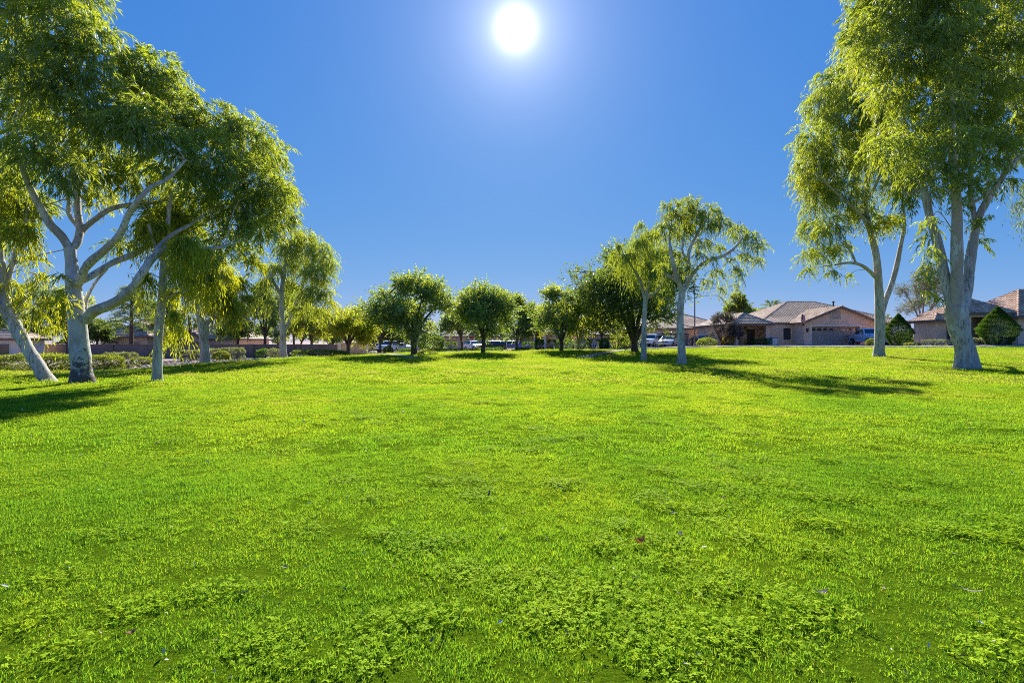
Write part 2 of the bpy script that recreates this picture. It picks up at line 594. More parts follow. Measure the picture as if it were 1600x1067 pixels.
def tuft_mesh(name, rad, n, h0, h1, w, seed, mat, lean=0.5):
    g = np.random.default_rng(seed)
    r = rad * np.sqrt(g.random(n)); a = g.random(n) * 2 * np.pi
    base = np.stack([r * np.cos(a), r * np.sin(a), np.full(n, -0.01)], 1)
    h = h0 + (h1 - h0) * g.random(n)
    ld = g.random(n) * 2 * np.pi
    ln = np.abs(g.normal(0, lean, n))
    dirv = np.stack([np.cos(ld) * np.sin(ln), np.sin(ld) * np.sin(ln), np.cos(ln)], 1)
    sa = g.random(n) * np.pi
    side = np.stack([np.cos(sa), np.sin(sa), np.zeros(n)], 1)
    ww = (w * (0.7 + 0.6 * g.random(n)))[:, None]
    mid = base + dirv * (h * 0.55)[:, None]
    tip = base + dirv * h[:, None] * 0.98 + np.stack([np.cos(ld), np.sin(ld), -0.6 * np.ones(n)], 1) * (h * 0.16 * ln)[:, None]
    v = np.stack([base - side * ww / 2, base + side * ww / 2, mid - side * ww * 0.42, mid + side * ww * 0.42, tip], 1).reshape(-1, 3)
    b = (np.arange(n) * 5)[:, None]
    f = np.concatenate([b + [[0, 1, 2]], b + [[1, 3, 2]], b + [[2, 3, 4]]], 1).reshape(-1, 3)
    var = np.repeat(np.where(g.random(n) < 0.015, 1.6, g.random(n)), 3)
    return fast_mesh(name, v, f, mat, False, var)


def clover_mesh(name, rad, n, h0, h1, leaf, seed, mat):
    g = np.random.default_rng(seed)
    V = []; F = []; var = []
    for i in range(n):
        r = rad * math.sqrt(g.random()); a = g.random() * 6.283
        h = (h0 + (h1 - h0) * g.random()) * (1.15 - 0.6 * (r / rad) ** 2)
        c = Vector((r * math.cos(a), r * math.sin(a), h))
        tilt = Vector((g.normal(0, 0.38), g.normal(0, 0.38), 1)).normalized()
        q = Vector((0, 0, 1)).rotation_difference(tilt)
        a0 = g.random() * 6.283; s = leaf * (0.7 + 0.6 * g.random()); vv = g.random()
        for k in range(3):
            b = len(V); an = a0 + k * 2.094
            ring = [(0, 0), (0.75, -0.55), (1.35, -0.5), (1.45, 0), (1.35, 0.5), (0.75, 0.55)]
            for (u, w_) in ring:
                p = Vector((u * math.cos(an) - w_ * math.sin(an), u * math.sin(an) + w_ * math.cos(an), 0.12 * abs(w_) - 0.05 * u)) * s
                V.append((q @ p + c)[:])
            F += [(b, b + 1, b + 2, b + 3), (b, b + 3, b + 4, b + 5)]
            var += [vv, vv]
    return fast_mesh(name, V, F, mat, False, var)


def scatter(name, pts, rot, scl, idx, meshes, label, cat):
    """one object whose geometry nodes put a small mesh on every point"""
    src = bpy.data.collections.new(name + '_source')
    for k, me in enumerate(meshes):
        src.objects.link(bpy.data.objects.new('%s_tuft_%02d' % (name, k), me))
    me = bpy.data.meshes.new(name)
    me.vertices.add(len(pts)); me.vertices.foreach_set('co', np.asarray(pts, np.float32).ravel())
    for an, ty, key, dat in (('rot', 'FLOAT_VECTOR', 'vector', rot), ('scl', 'FLOAT_VECTOR', 'vector', scl), ('idx', 'INT', 'value', idx)):
        a = me.attributes.new(an, ty, 'POINT')
        a.data.foreach_set(key, np.asarray(dat, np.int32 if ty == 'INT' else np.float32).ravel())
    me.update()
    o = link_mesh(name, me)
    ng = bpy.data.node_groups.new(name, 'GeometryNodeTree')
    ng.interface.new_socket('Geometry', in_out='INPUT', socket_type='NodeSocketGeometry')
    ng.interface.new_socket('Geometry', in_out='OUTPUT', socket_type='NodeSocketGeometry')
    gi = ng.nodes.new('NodeGroupInput'); go = ng.nodes.new('NodeGroupOutput')
    ip = ng.nodes.new('GeometryNodeInstanceOnPoints')
    ci = ng.nodes.new('GeometryNodeCollectionInfo')
    ci.inputs['Collection'].default_value = src
    ci.inputs['Separate Children'].default_value = True
    ci.inputs['Reset Children'].default_value = True
    ip.inputs['Pick Instance'].default_value = True

    def attr(nm, ty):
        n = ng.nodes.new('GeometryNodeInputNamedAttribute'); n.data_type = ty
        n.inputs['Name'].default_value = nm
        return n.outputs['Attribute']
    er = ng.nodes.new('FunctionNodeEulerToRotation')
    L = ng.links.new
    L(gi.outputs[0], ip.inputs['Points']); L(ci.outputs[0], ip.inputs['Instance'])
    L(attr('rot', 'FLOAT_VECTOR'), er.inputs[0]); L(er.outputs[0], ip.inputs['Rotation'])
    L(attr('scl', 'FLOAT_VECTOR'), ip.inputs['Scale']); L(attr('idx', 'INT'), ip.inputs['Instance Index'])
    L(ip.outputs[0], go.inputs[0])
    o.modifiers.new('scatter', 'NODES').node_group = ng
    tag(o, label, cat, kind='stuff')
    return o


def near_path(x, y, path, w):
    c, _ = smooth_path(np.c_[np.array(path, float), np.zeros(len(path))], np.ones(len(path)), 8)
    d = np.full(len(x), 1e9)
    for q in c: d = np.minimum(d, np.hypot(x - q[0], y - q[1]))
    return d < w


def wedge(d0, d1, dens0, dens1, marg=1.2):
    """points over the lawn between two distances, thinning out with distance"""
    area = 1.1 * (d1 ** 2 - d0 ** 2) + 2 * marg * (d1 - d0)
    n = int(area * max(dens0, dens1))
    D = np.sqrt(rng.random(n) * (d1 ** 2 - d0 ** 2) + d0 ** 2)
    x = (rng.random(n) * 2 - 1) * (1.1 * D + marg)
    keep = rng.random(n) * max(dens0, dens1) < dens0 + (dens1 - dens0) * (D - d0) / (d1 - d0)
    keep &= D < YL(x) - 0.02
    x, D = x[keep], D[keep]
    far = D > 28
    k = np.ones(len(x), bool)
    k[far] = ~(near_path(x[far], D[far], PATH1, 0.68) | near_path(x[far], D[far], PATH2, 0.68))
    return x[k], D[k]


def rots(n, tilt=0.12):
    return np.stack([rng.normal(0, tilt, n), rng.normal(0, tilt, n), rng.random(n) * 6.283], 1)


def lawn_z(x, y): return GA(x, y) + LAWN_UP


near_t = [tuft_mesh('near_tuft', 0.11, 160, 0.013, 0.037, 0.003, 40 + k, M_GRASS, 0.7) for k in range(6)]
mid_t = [tuft_mesh('mid_tuft', 0.22, 190, 0.015, 0.038, 0.0055, 60 + k, M_GRASS, 0.6) for k in range(5)]
far_t = [tuft_mesh('far_tuft', 0.5, 200, 0.016, 0.04, 0.012, 80 + k, M_GRASS, 0.7) for k in range(5)]


def patchy(x, y):
    return 0.5 + 0.25 * np.sin(x * 1.3 + 2 * np.sin(y * 0.7)) + 0.25 * np.sin(y * 1.9 + 1.7 * np.sin(x * 0.9 + 1))


def lay(name, x, y, meshes, s0, s1, label):
    n = len(x)
    s = s0 + (s1 - s0) * rng.random(n)
    hz = s * (0.6 + 0.45 * patchy(x, y)) * (0.85 + 0.3 * rng.random(n))
    return scatter(name, np.stack([x, y, lawn_z(x, y)], 1), rots(n), np.stack([s, s, hz], 1), rng.integers(0, len(meshes), n), meshes, label, 'grass')


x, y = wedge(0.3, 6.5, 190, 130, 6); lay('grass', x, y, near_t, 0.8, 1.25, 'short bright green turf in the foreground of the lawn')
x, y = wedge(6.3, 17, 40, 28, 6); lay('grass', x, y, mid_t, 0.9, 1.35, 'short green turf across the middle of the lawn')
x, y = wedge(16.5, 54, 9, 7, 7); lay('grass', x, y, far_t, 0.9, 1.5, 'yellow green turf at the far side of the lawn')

# clover patches where the photograph has them: centre and half size in the survey grid
CLOVER = [(1270, 825, 75, 16), (1080, 770, 50, 11), (1180, 785, 50, 9), (1040, 800, 45, 9), (930, 960, 230, 70), (1090, 1010, 240, 55), (655, 872, 30, 10),
          (610, 847, 60, 12), (1160, 852, 60, 12), (1040, 862, 50, 14), (1505, 848, 80, 17), (1590, 840, 50, 12), (1400, 770, 30, 5), (1330, 700, 30, 4),
          (1500, 706, 40, 5), (580, 790, 25, 5), (540, 762, 20, 4), (210, 970, 40, 16), (110, 1035, 50, 12), (400, 1050, 80, 26), (180, 845, 50, 8), (720, 735, 30, 4),
          (1550, 1000, 60, 18), (1240, 970, 60, 20), (830, 712, 40, 4), (1470, 765, 25, 4), (590, 1000, 50, 18), (430, 1015, 40, 12), (1130, 735, 40, 5), (905, 690, 30, 3)]
for k in range(46):
    CLOVER.append((rng.uniform(250, 1600), rng.uniform(610, 730), rng.uniform(8, 30), rng.uniform(1.2, 2.6)))
for k in range(40):   # thin scatterings that tie the patches together
    py = rng.uniform(740, 1060); CLOVER.append((rng.uniform(0, 1600) if k % 2 else rng.uniform(700, 1600), py, rng.uniform(20, 70), rng.uniform(4, 12)))
cx_, cy_, cs_ = [], [], []
for (px, py, rx, ry) in CLOVER:
    D = 1200 / (py - HZ); wx = rx * D / 800; wy = ry * D * D / 1200
    n = int(min(900, 6 + 52 * wx * wy * 3.14))
    a = rng.random(n) * 6.283; r = rng.random(n) ** 0.7 * (0.85 + 0.25 * np.sin(3 * a + px))
    thin = rng.random(n) < 0.95 - 0.5 * r ** 2
    cx_.append((X(px, D) + wx * r * np.cos(a))[thin]); cy_.append((D + wy * r * np.sin(a))[thin])
    cs_.append((0.75 + 0.5 * rng.random(n) + 0.25 * (1 - r))[thin] * (1.0 if D < 9 else 1.25))
cx_ = np.concatenate(cx_); cy_ = np.concatenate(cy_); cs_ = np.concatenate(cs_)
clo = [clover_mesh('clover', 0.14, 44, 0.018, 0.031, 0.0075, 100 + k, M_CLOVER) for k in range(5)]
scatter('clover', np.stack([cx_, cy_, lawn_z(cx_, cy_)], 1), rots(len(cx_), 0.15), np.stack([cs_, cs_, cs_ * 0.8], 1), rng.integers(0, 5, len(cx_)), clo,
        'round leaved clover growing in low mounds on the lawn', 'clover')
# ------------------------------------------------------------------ trees
t = NT('white_bark')
tc = t.n('ShaderNodeTexCoord')
mp = t.n('ShaderNodeMapping'); mp.inputs['Scale'].default_value = (1.0, 1.0, 0.35); t.l(tc.outputs['Object'], mp.inputs['Vector'])
c1 = t.ramp(t.noise(2.6, 6, 0.6, vec=mp.outputs[0]), [(0.30, (0.30, 0.26, 0.22)), (0.46, (0.50, 0.48, 0.44)), (0.72, (0.68, 0.67, 0.64))])
c2 = t.mix(t.ramp(t.noise(9, 5, 0.7, vec=mp.outputs[0]), [(0.56, (0, 0, 0)), (0.68, (1, 1, 1))]), c1, (0.24, 0.19, 0.15))
mp2 = t.n('ShaderNodeMapping'); mp2.inputs['Scale'].default_value = (7.0, 7.0, 0.9); t.l(tc.outputs['Object'], mp2.inputs['Vector'])
strk = t.noise(2.2, 6, 0.7, vec=mp2.outputs[0])
c3 = t.mix(t.ramp(strk, [(0.53, (0, 0, 0)), (0.60, (0.85, 0.85, 0.85))]), c2, (0.20, 0.16, 0.13))
c4 = t.mix(t.ramp(t.noise(1.1, 5, 0.6, vec=mp.outputs[0]), [(0.50, (0, 0, 0)), (0.53, (0.75, 0.75, 0.75))]), c3, (0.40, 0.33, 0.27))
M_BARK_W = t.done(t.pbsdf(c4, 0.8, 0, 0.2, t.bump(strk, 0.55, 0.03)))
# the same bark with the rough dark stocking old trees have near the ground
t = NT('white_bark_old')
tc = t.n('ShaderNodeTexCoord')
mp = t.n('ShaderNodeMapping'); mp.inputs['Scale'].default_value = (1.0, 1.0, 0.35); t.l(tc.outputs['Object'], mp.inputs['Vector'])
c1 = t.ramp(t.noise(2.6, 6, 0.6, vec=mp.outputs[0]), [(0.30, (0.30, 0.27, 0.24)), (0.46, (0.48, 0.47, 0.44)), (0.72, (0.64, 0.64, 0.62))])
sx = t.n('ShaderNodeSeparateXYZ'); t.l(tc.outputs['Object'], sx.inputs[0])
hh = t.n('ShaderNodeMapRange'); hh.inputs[1].default_value = 0.2; hh.inputs[2].default_value = 1.8; hh.inputs[3].default_value = 0.22; hh.inputs[4].default_value = -0.14
t.l(sx.outputs['Z'], hh.inputs[0])
ad = t.n('ShaderNodeMath', operation='ADD'); t.l(t.noise(5, 6, 0.7), ad.inputs[0]); t.l(hh.outputs[0], ad.inputs[1])
c2 = t.mix(t.ramp(ad.outputs[0], [(0.55, (0, 0, 0)), (0.66, (1, 1, 1))]), c1, (0.10, 0.085, 0.075))
M_BARK_OLD = t.done(t.pbsdf(c2, 0.8, 0, 0.3, t.bump(t.noise(12, 6, 0.65), 0.6, 0.04)))
M_BARK_D = mat_plain('dark_bark', (0.085, 0.065, 0.05), 0.9, 0.4, 6, bump=0.8, bscale=25)
M_BARK_G = mat_plain('grey_bark', (0.30, 0.27, 0.24), 0.85, 0.3, 6, bump=0.5, bscale=25)

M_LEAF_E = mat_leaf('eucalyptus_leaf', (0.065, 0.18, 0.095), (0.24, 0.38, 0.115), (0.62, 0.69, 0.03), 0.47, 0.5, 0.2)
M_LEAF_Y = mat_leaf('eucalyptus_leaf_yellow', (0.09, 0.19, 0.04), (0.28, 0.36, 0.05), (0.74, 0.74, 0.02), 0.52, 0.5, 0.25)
M_LEAF_A = mat_leaf('ash_leaf', (0.09, 0.21, 0.13), (0.22, 0.34, 0.15), (0.50, 0.62, 0.05), 0.43, 0.5, 0.25)
M_LEAF_L = mat_leaf('light_leaf', (0.14, 0.23, 0.06), (0.30, 0.38, 0.07), (0.74, 0.76, 0.03), 0.52, 0.5, 0.25)
M_LEAF_D = mat_leaf('dark_leaf', (0.045, 0.105, 0.05), (0.12, 0.20, 0.07), (0.35, 0.45, 0.03), 0.4, 0.5, 0.35)
M_LEAF_G = mat_leaf('grey_leaf', (0.10, 0.085, 0.085), (0.21, 0.18, 0.17), (0.25, 0.20, 0.14), 0.3, 0.7, 0.2)
M_LEAF_O = mat_leaf('olive_leaf', (0.07, 0.085, 0.045), (0.20, 0.21, 0.12), (0.30, 0.30, 0.10), 0.35, 0.6, 0.3)


def unit(v): return v / (np.linalg.norm(v, axis=-1, keepdims=True) + 1e-9)


def leaf_arrays(c, d, L, W, var, g, fold=0.18, droop=0.12):
    n = len(c)
    d = unit(d)
    nn = unit(np.cross(d, unit(g.normal(size=(n, 3)))))
    s = np.cross(nn, d)
    L = np.broadcast_to(L, (n,))[:, None]; W = np.broadcast_to(W, (n,))[:, None]
    m = c + d * L * 0.45 + nn * W * fold
    tip = c + d * L + np.array([0, 0, -1.0]) * L * droop
    v = np.stack([c, m + s * W / 2, tip, m - s * W / 2], 1).reshape(-1, 3)
    f = np.arange(n * 4).reshape(n, 4)
    return v, f, var


def sprigs(start, d0, length, droop, k, L, W, var, g, spread=0.75, hang=0.35):
    """leaves set along curving twigs"""
    n = len(start)
    tt = (np.arange(k)[None, :] + g.random((n, k))) / k
    ln = length[:, None]
    pos = start[:, None, :] + d0[:, None, :] * (tt * ln)[..., None]
    pos[..., 2] -= (tt ** 2) * ln * droop
    tan = d0[:, None, :] + np.array([0, 0, -1.0]) * (2 * tt * droop)[..., None]
    ld = unit(tan) + spread * unit(g.normal(size=(n, k, 3))) + np.array([0, 0, -hang])
    c = pos.reshape(-1, 3); dd = ld.reshape(-1, 3)
    vv = np.clip(np.repeat(var, k) + g.normal(0, 0.14, n * k), 0, 1)
    LL = L * (0.7 + 0.6 * g.random(n * k)); WW = W * (0.7 + 0.6 * g.random(n * k))
    return leaf_arrays(c, dd, LL, WW, vv, g)


def crown_from_blobs(blobs, count, L, W, g, k=14, droop=0.7, sprig=0.55, hang=0.4, updir=-0.15, flat=0.8, shell=0.45, spread=0.75):
    """blobs: list of (centre, radius, colour shift); returns leaf arrays and sprig starts per blob"""
    wts = np.array([b[1] ** 2.2 for b in blobs]); wts /= wts.sum()
    V = []; F = []; A = []; off = 0; starts = []
    for (c, r, cv), w in zip(blobs, wts):
        n = max(4, int(count * w / k))
        dv = unit(g.normal(size=(n, 3)))
        rr = r * (shell + (1 - shell) * g.random(n)) ** 0.8
        # lobes so that the outline is uneven
        lob = 1 + 0.28 * np.sin(dv[:, 0] * 5 + c[0]) * np.sin(dv[:, 1] * 5 + c[1]) + 0.15 * np.sin(dv[:, 2] * 7 + c[2])
        p = c + dv * (rr * lob)[:, None] * np.array([1, 1, flat])
        d0 = unit(dv * 0.8 + g.normal(size=(n, 3)) * 0.45 + np.array([0, 0, updir]))
        p = p - d0 * (sprig * 0.4)
        ln = sprig * (0.6 + 0.8 * g.random(n))
        var = np.clip(0.42 + cv + 0.32 * dv[:, 2] + g.normal(0, 0.12, n), 0, 1)  # upper leaves tinted lighter, standing in for sun on the clump tops
        v, f, a = sprigs(p, d0, ln, droop, k, L, W, var, g, spread, hang)
        V.append(v); F.append(f + off); A.append(a); off += len(v)
        starts.append(p)
    return np.vstack(V), np.vstack(F), np.concatenate(A), starts


def twig_net(blobs, starts, limbs, per, g, r0, r1):
    """thin branches from the nearest limb to each clump and on into it"""
    V = []; F = []; off = 0
    lp = np.vstack([l[0] for l in limbs])
    for (c, r, cv), st in zip(blobs, starts):
        d = np.linalg.norm(lp - c, axis=1) + 0.6 * np.maximum(0, lp[:, 2] - c[2])
        a = lp[np.argmin(d)]
        mid = (a + c) / 2 + g.normal(0, 0.1, 3) * np.linalg.norm(a - c) + np.array([0, 0, 0.08 * np.linalg.norm(a - c)])
        p, rr = smooth_path([a, mid, c], [r0, r0 * 0.75, r0 * 0.5], 4)
        v, f = tube_arrays(p, rr, 5); V.append(v); F += [tuple(i + off for i in q) for q in f]; off += len(v)
        for q in st[g.integers(0, len(st), per)]:
            m2 = (c + q) / 2 + g.normal(0, 0.08, 3) * r
            b = p[g.integers(5, len(p))]
            pp, r2 = smooth_path([b, (m2 + b) / 2, q], [r0 * 0.45, r1, r1 * 0.5], 3)
            v, f = tube_arrays(pp, r2, 4); V.append(v); F += [tuple(i + off for i in u) for u in f]; off += len(v)
    return np.vstack(V), np.array(F)


def limb_obj(name, pts, rad, base, mat, parent, sides=10, per=5, wob=0.0, flare=0.0, g=None):
    p, r = smooth_path(pts, rad, per)
    if wob and g is not None:
        r = r * (1 + wob * np.interp(np.arange(len(r)), np.arange(0, len(r) + 3, 3), g.normal(0, 1, len(np.arange(0, len(r) + 3, 3)))))
    v, f = tube_arrays(p - base, r, sides)
    v = v.reshape(len(p), sides, 3)
    if flare:
        hgt = p[:, 2] - p[0, 2]
        k = 1 + flare * np.exp(-hgt / 0.28)
        cen = (p - base)[:, None, :]
        ang = np.arange(sides) * 2 * np.pi / sides
        lobes = 1 + 0.14 * (k - 1)[:, None] / max(flare, 1e-3) * np.sin(3 * ang + 1)[None]
        v = cen + (v - cen) * (k[:, None] * lobes)[..., None]
    if g is not None:
        v = v + g.normal(0, 0.02, v.shape) * r[:, None, None]
    o = link_mesh(name, fast_mesh(name, v.reshape(-1, 3), np.array(f), mat, True), parent)
    return o, p, r


def gum_tree(label, D, trunk, limbs, blobs, count, L, W, bark, leaf, seed, group, k=14, droop=0.7, sprig=0.6, hang=0.45, twig=5, r_tw=0.022, cat='tree', flare=0.35, leaf2=None, blobs2=(), name='eucalyptus_tree', tight=0.88, **kw):
    """trunk: [(px, py, r_px, depth)], limbs: the same per limb, blobs: [(px, py, r_px, depth, colour)] measured in the survey grid at distance D"""
    g = np.random.default_rng(seed)
    sc = D / 800.0
    x0, y0 = X(trunk[0][0], D), D + trunk[0][3]
    zb = lawn_z(np.array([x0]), np.array([y0]))[0] if y0 < YL(np.array([x0]))[0] else G(x0, y0)
    base = np.array([x0, y0, zb])
    root = thing(name, label, cat, base, group=group)

    def pts(lst):
        return [P(a[0], a[1], D + a[3]) for a in lst], [a[2] * (D + a[3]) / 800.0 for a in lst]
    tp, tr = pts(trunk)
    tp[0][2] = zb - 0.12
    all_l = []
    o, p, r = limb_obj('trunk', tp, tr, base, bark, root, 16, 6, 0.03, flare, g)
    all_l.append((p[len(p) // 2:], r))
    for lb in limbs:
        lp, lr = pts(lb)
        o, p, r = limb_obj('branch', lp, lr, base, bark if bark is not M_BARK_OLD else M_BARK_W, root, 10, 5, 0.05, 0, g)
        all_l.append((p[3:], r))
    groups = [(blobs, count, leaf)]
    if blobs2:
        groups.append((blobs2, int(count * sum(b[2] ** 2.2 for b in blobs2) / sum(b[2] ** 2.2 for b in blobs)), leaf2))
    tv = []; tf = []; off = 0
    for bl, cnt, lm in groups:
        B = [(P(b[0], b[1], D + b[3]), tight * b[2] * (D + b[3]) / 800.0, b[4]) for b in bl]
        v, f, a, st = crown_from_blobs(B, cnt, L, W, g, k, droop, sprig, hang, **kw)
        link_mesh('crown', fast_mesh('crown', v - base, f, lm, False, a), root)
        v, f = twig_net(B, st, all_l, twig, g, r_tw, r_tw * 0.4)
        tv.append(v); tf.append(f + off); off += len(v)
    o = link_mesh('twigs', fast_mesh('twigs', np.vstack(tv) - base, np.vstack(tf), bark if bark is not M_BARK_OLD else M_BARK_W, True), root)
    o['kind'] = 'stuff'
    return root


def rb(lst, seed, spread=1.6, cj=0.16):
    """add depth and colour shift to (px, py, r) clump lists"""
    g = np.random.default_rng(seed)
    return [(a[0], a[1], a[2], a[3] if len(a) > 3 else g.uniform(-spread, spread), a[4] if len(a) > 4 else g.uniform(-cj, cj)) for a in lst]


GUMS = 'white trunked gum trees on the lawn'
# the big spreading tree on the left
T1_trunk = [(128, 602, 14, 0), (127, 575, 13.5, 0), (124, 540, 13, 0), (121, 505, 12.5, 0), (117, 470, 11.5, 0), (114, 442, 9.5, 0), (112, 414, 8.5, 0.1), (109, 388, 7.5, 0.1)]
T1_limbs = [
    [(134, 500, 8, 0), (146, 487, 8, -0.2), (168, 478, 8, -0.4), (190, 466, 7.5, -0.6), (207, 450, 7, -0.8), (222, 427, 6.5, -1.0), (240, 402, 6, -1.1), (262, 388, 4.5, -1.2), (288, 383, 4, -1.3), (316, 389, 3.2, -1.4), (352, 386, 2.4, -1.5)],
    [(240, 402, 4, -1.1), (250, 384, 4, -1.0), (272, 365, 3, -0.8), (300, 350, 2.4, -0.6)],
    [(110, 392, 6.5, 0.1), (97, 370, 6.5, 0.0), (78, 350, 6, -0.2), (63, 324, 5.5, -0.4), (50, 299, 5, -0.6), (40, 278, 4.5, -0.8), (28, 245, 3.6, -1.0), (10, 205, 2.6, -1.0)],
    [(110, 392, 6, 0.1), (120, 380, 6, 0.3), (125, 358, 5.5, 0.5), (121, 327, 5, 0.7), (122, 295, 4.5, 0.9), (126, 270, 4, 1.0), (118, 235, 3.2, 1.2), (112, 190, 2.4, 1.3), (105, 130, 1.8, 1.2)],
    [(122, 372, 4.5, 0.4), (131, 358, 4.5, 0.6), (150, 342, 4.2, 0.9), (175, 326, 3.8, 1.2), (212, 319, 3.2, 1.5), (245, 316, 2.6, 1.7), (285, 300, 2, 1.8)],
    [(118, 448, 7, 0), (126, 436, 6.5, -0.3), (136, 415, 6.2, -0.6), (162, 392, 5.8, -0.9), (187, 367, 5.2, -1.2), (200, 337, 4.6, -1.4), (215, 314, 4, -1.6), (237, 292, 3.4, -1.8), (262, 280, 2.8, -1.9), (290, 250, 2, -2)],
    [(126, 440, 5.5, -0.2), (145, 430, 5.2, 0.2), (175, 411, 5, 0.6), (212, 396, 4.6, 1.0), (243, 377, 4.2, 1.3), (281, 369, 3.6, 1.6), (306, 350, 3, 1.8), (331, 342, 2.4, 2.0), (365, 320, 1.8, 2.2)],
    [(125, 358, 3.5, 0.5), (108, 335, 3.2, 1.0), (107, 310, 3, 1.3), (95, 270, 2.4, 1.6)],
    [(136, 500, 3, 0.05), (135, 470, 2.6, 0.4), (150, 440, 2.2, 0.7), (168, 420, 1.6, 0.9)],
]
def deeper(a):
    # the right hand side of the crown reaches away from the lawn's near corner
    return max(0.0, a - 215) / 220 * 5.0


T1_limbs = [[(q[0], q[1], q[2] * 0.95, q[3] + deeper(q[0])) for q in lb] for lb in T1_limbs]
T1_blobs = rb([(70, 30, 75), (15, 70, 60), (125, 95, 52), (60, 110, 60), (30, -40, 70), (100, -20, 55), (10, 150, 50), (140, 45, 40),
               (232, 108, 50, 1.0), (265, 135, 34, 1.2), (205, 95, 30, 0.5),
               (165, 175, 58, -0.8), (100, 180, 55, 0.3), (220, 190, 55, -1.2), (275, 175, 48), (335, 190, 50), (385, 215, 46), (420, 245, 36), (330, 245, 56, -1.5), (395, 285, 50), (270, 245, 52, -1.0), (365, 320, 48, -0.5),
               (425, 305, 38), (55, 225, 48), (100, 262, 42), (160, 250, 46, 1.0), (210, 270, 42, 1.5), (20, 265, 40), (310, 310, 42, 0.8), (440, 340, 28), (405, 355, 32), (350, 372, 30), (290, 345, 34, 1.4), (240, 330, 30, 1.8), (385, 395, 22), (60, 320, 30, 1.8), (25, 350, 30, 1.6), (330, 400, 22, -1.2), (190, 380, 22, 1.8)], 11, 2.0)
T1_yel = rb([(190, 150, 34, 1.6), (250, 165, 30, 1.9), (420, 350, 26, 1.5), (445, 300, 24, 1.4), (395, 410, 18, 1.2), (55, 190, 36, 2.2), (270, 300, 30, 2.4), (150, 300, 30, 2.5), (60, 400, 14, 0.6), (300, 400, 20, 1.0), (95, 430, 10, -0.4), (108, 470, 10, -0.6)], 12)
T1_blobs = [(b[0], b[1], b[2], b[3] + deeper(b[0]), b[4]) for b in T1_blobs]
T1_yel = [(b[0], b[1], b[2], b[3] + deeper(b[0]), b[4]) for b in T1_yel]
gum_tree('big spreading white trunked tree with dark mottled base, at the left', 17.5, T1_trunk, T1_limbs, T1_blobs, 94000, 0.23, 0.040, M_BARK_OLD, M_LEAF_E, 21, GUMS, k=16, droop=0.45, sprig=0.5, hang=0.3, leaf2=M_LEAF_Y, blobs2=T1_yel, r_tw=0.025)

# leaning tree at the left edge
gum_tree('leaning pale trunk bending out of the left edge of the picture', 18.2, [(76, 599, 9, 0), (62, 575, 8.5, 0), (48, 553, 8.5, 0), (35, 530, 8.5, 0), (22, 505, 9, 0), (10, 485, 8.5, 0), (4, 455, 7, 0.1), (2, 420, 6, 0.1), (-4, 380, 5, 0.2), (-10, 330, 4, 0.2)],
         [[(5, 460, 5, 0.1), (16, 422, 4.5, 0.3), (28, 388, 4, 0.5), (40, 350, 3, 0.6), (44, 310, 2, 0.7)],
          [(10, 488, 5, 0), (-12, 470, 4.5, -0.3), (-40, 430, 4, -0.4), (-60, 370, 3, -0.5)],
          [(22, 412, 2.2, 0.4), (50, 404, 2, 0.6), (80, 412, 1.5, 0.8)]],
         rb([(-40, 330, 60), (0, 300, 50), (-80, 380, 60), (30, 360, 34), (-30, 250, 60), (20, 440, 16), (60, 430, 16), (75, 468, 16), (60, 490, 14), (98, 455, 14), (82, 510, 10), (35, 470, 16), (-60, 450, 40)], 31), 34000, 0.18, 0.034, M_BARK_W, M_LEAF_Y, 32, GUMS, k=14, droop=1.0, sprig=0.6, hang=0.8)

# slim straight trunk
gum_tree('slim straight brownish white trunk standing right of the big left tree', 18.4, [(245, 599, 7, 0), (246, 570, 6.6, 0), (247, 540, 6.4, 0), (249, 505, 6.4, 0), (253, 470, 6, 0), (255, 430, 5.2, 0), (257, 390, 4.2, 0.1), (262, 350, 3.2, 0.2), (268, 300, 2.2, 0.3)],
         [[(254, 440, 3.5, 0), (268, 418, 3, 0.3), (288, 400, 2.4, 0.6), (312, 386, 1.8, 0.8)], [(250, 480, 2.4, 0), (268, 462, 2, -0.3), (292, 455, 1.4, -0.5)], [(256, 410, 3, 0), (242, 385, 2.5, -0.3), (232, 350, 2, -0.5)]],
         rb([(262, 340, 32), (290, 380, 26), (310, 400, 20), (240, 350, 26), (280, 420, 16), (268, 455, 11), (272, 490, 11), (283, 512, 9), (262, 520, 7), (300, 440, 12), (225, 430, 14), (330, 430, 14)], 41), 22000, 0.17, 0.033, M_BARK_W, M_LEAF_Y, 42, GUMS, k=14, droop=1.2, sprig=0.6, hang=0.9)

# gum at the gravel bed
gum_tree('white trunk gum with yellow leaves at the edge of the gravel bed', 29.3, [(321, 570, 7.5, 0), (320, 545, 6.6, 0), (317, 518, 6.2, 0), (312, 490, 5.2, 0), (309, 465, 4.4, 0), (305, 435, 3.6, 0.2), (303, 400, 2.6, 0.3)],
         [[(318, 515, 4, 0), (330, 498, 3.5, 0.3), (347, 493, 3, 0.6), (368, 490, 2.2, 0.8), (390, 500, 1.4, 1)], [(310, 470, 3.2, 0), (322, 445, 2.8, -0.4), (340, 420, 2.2, -0.8), (352, 395, 1.6, -1)], [(306, 440, 2.6, 0.2), (292, 420, 2, 0.6), (282, 395, 1.6, 0.8)]],
         rb([(315, 440, 22), (345, 455, 24), (300, 415, 24), (330, 405, 26), (362, 478, 16), (372, 440, 18), (350, 425, 22), (290, 450, 14), (365, 500, 9), (330, 480, 12), (388, 465, 12), (285, 400, 18)], 51), 24000, 0.22, 0.045, M_BARK_W, M_LEAF_Y, 52, GUMS, k=12, droop=0.9, sprig=0.7, hang=0.6)

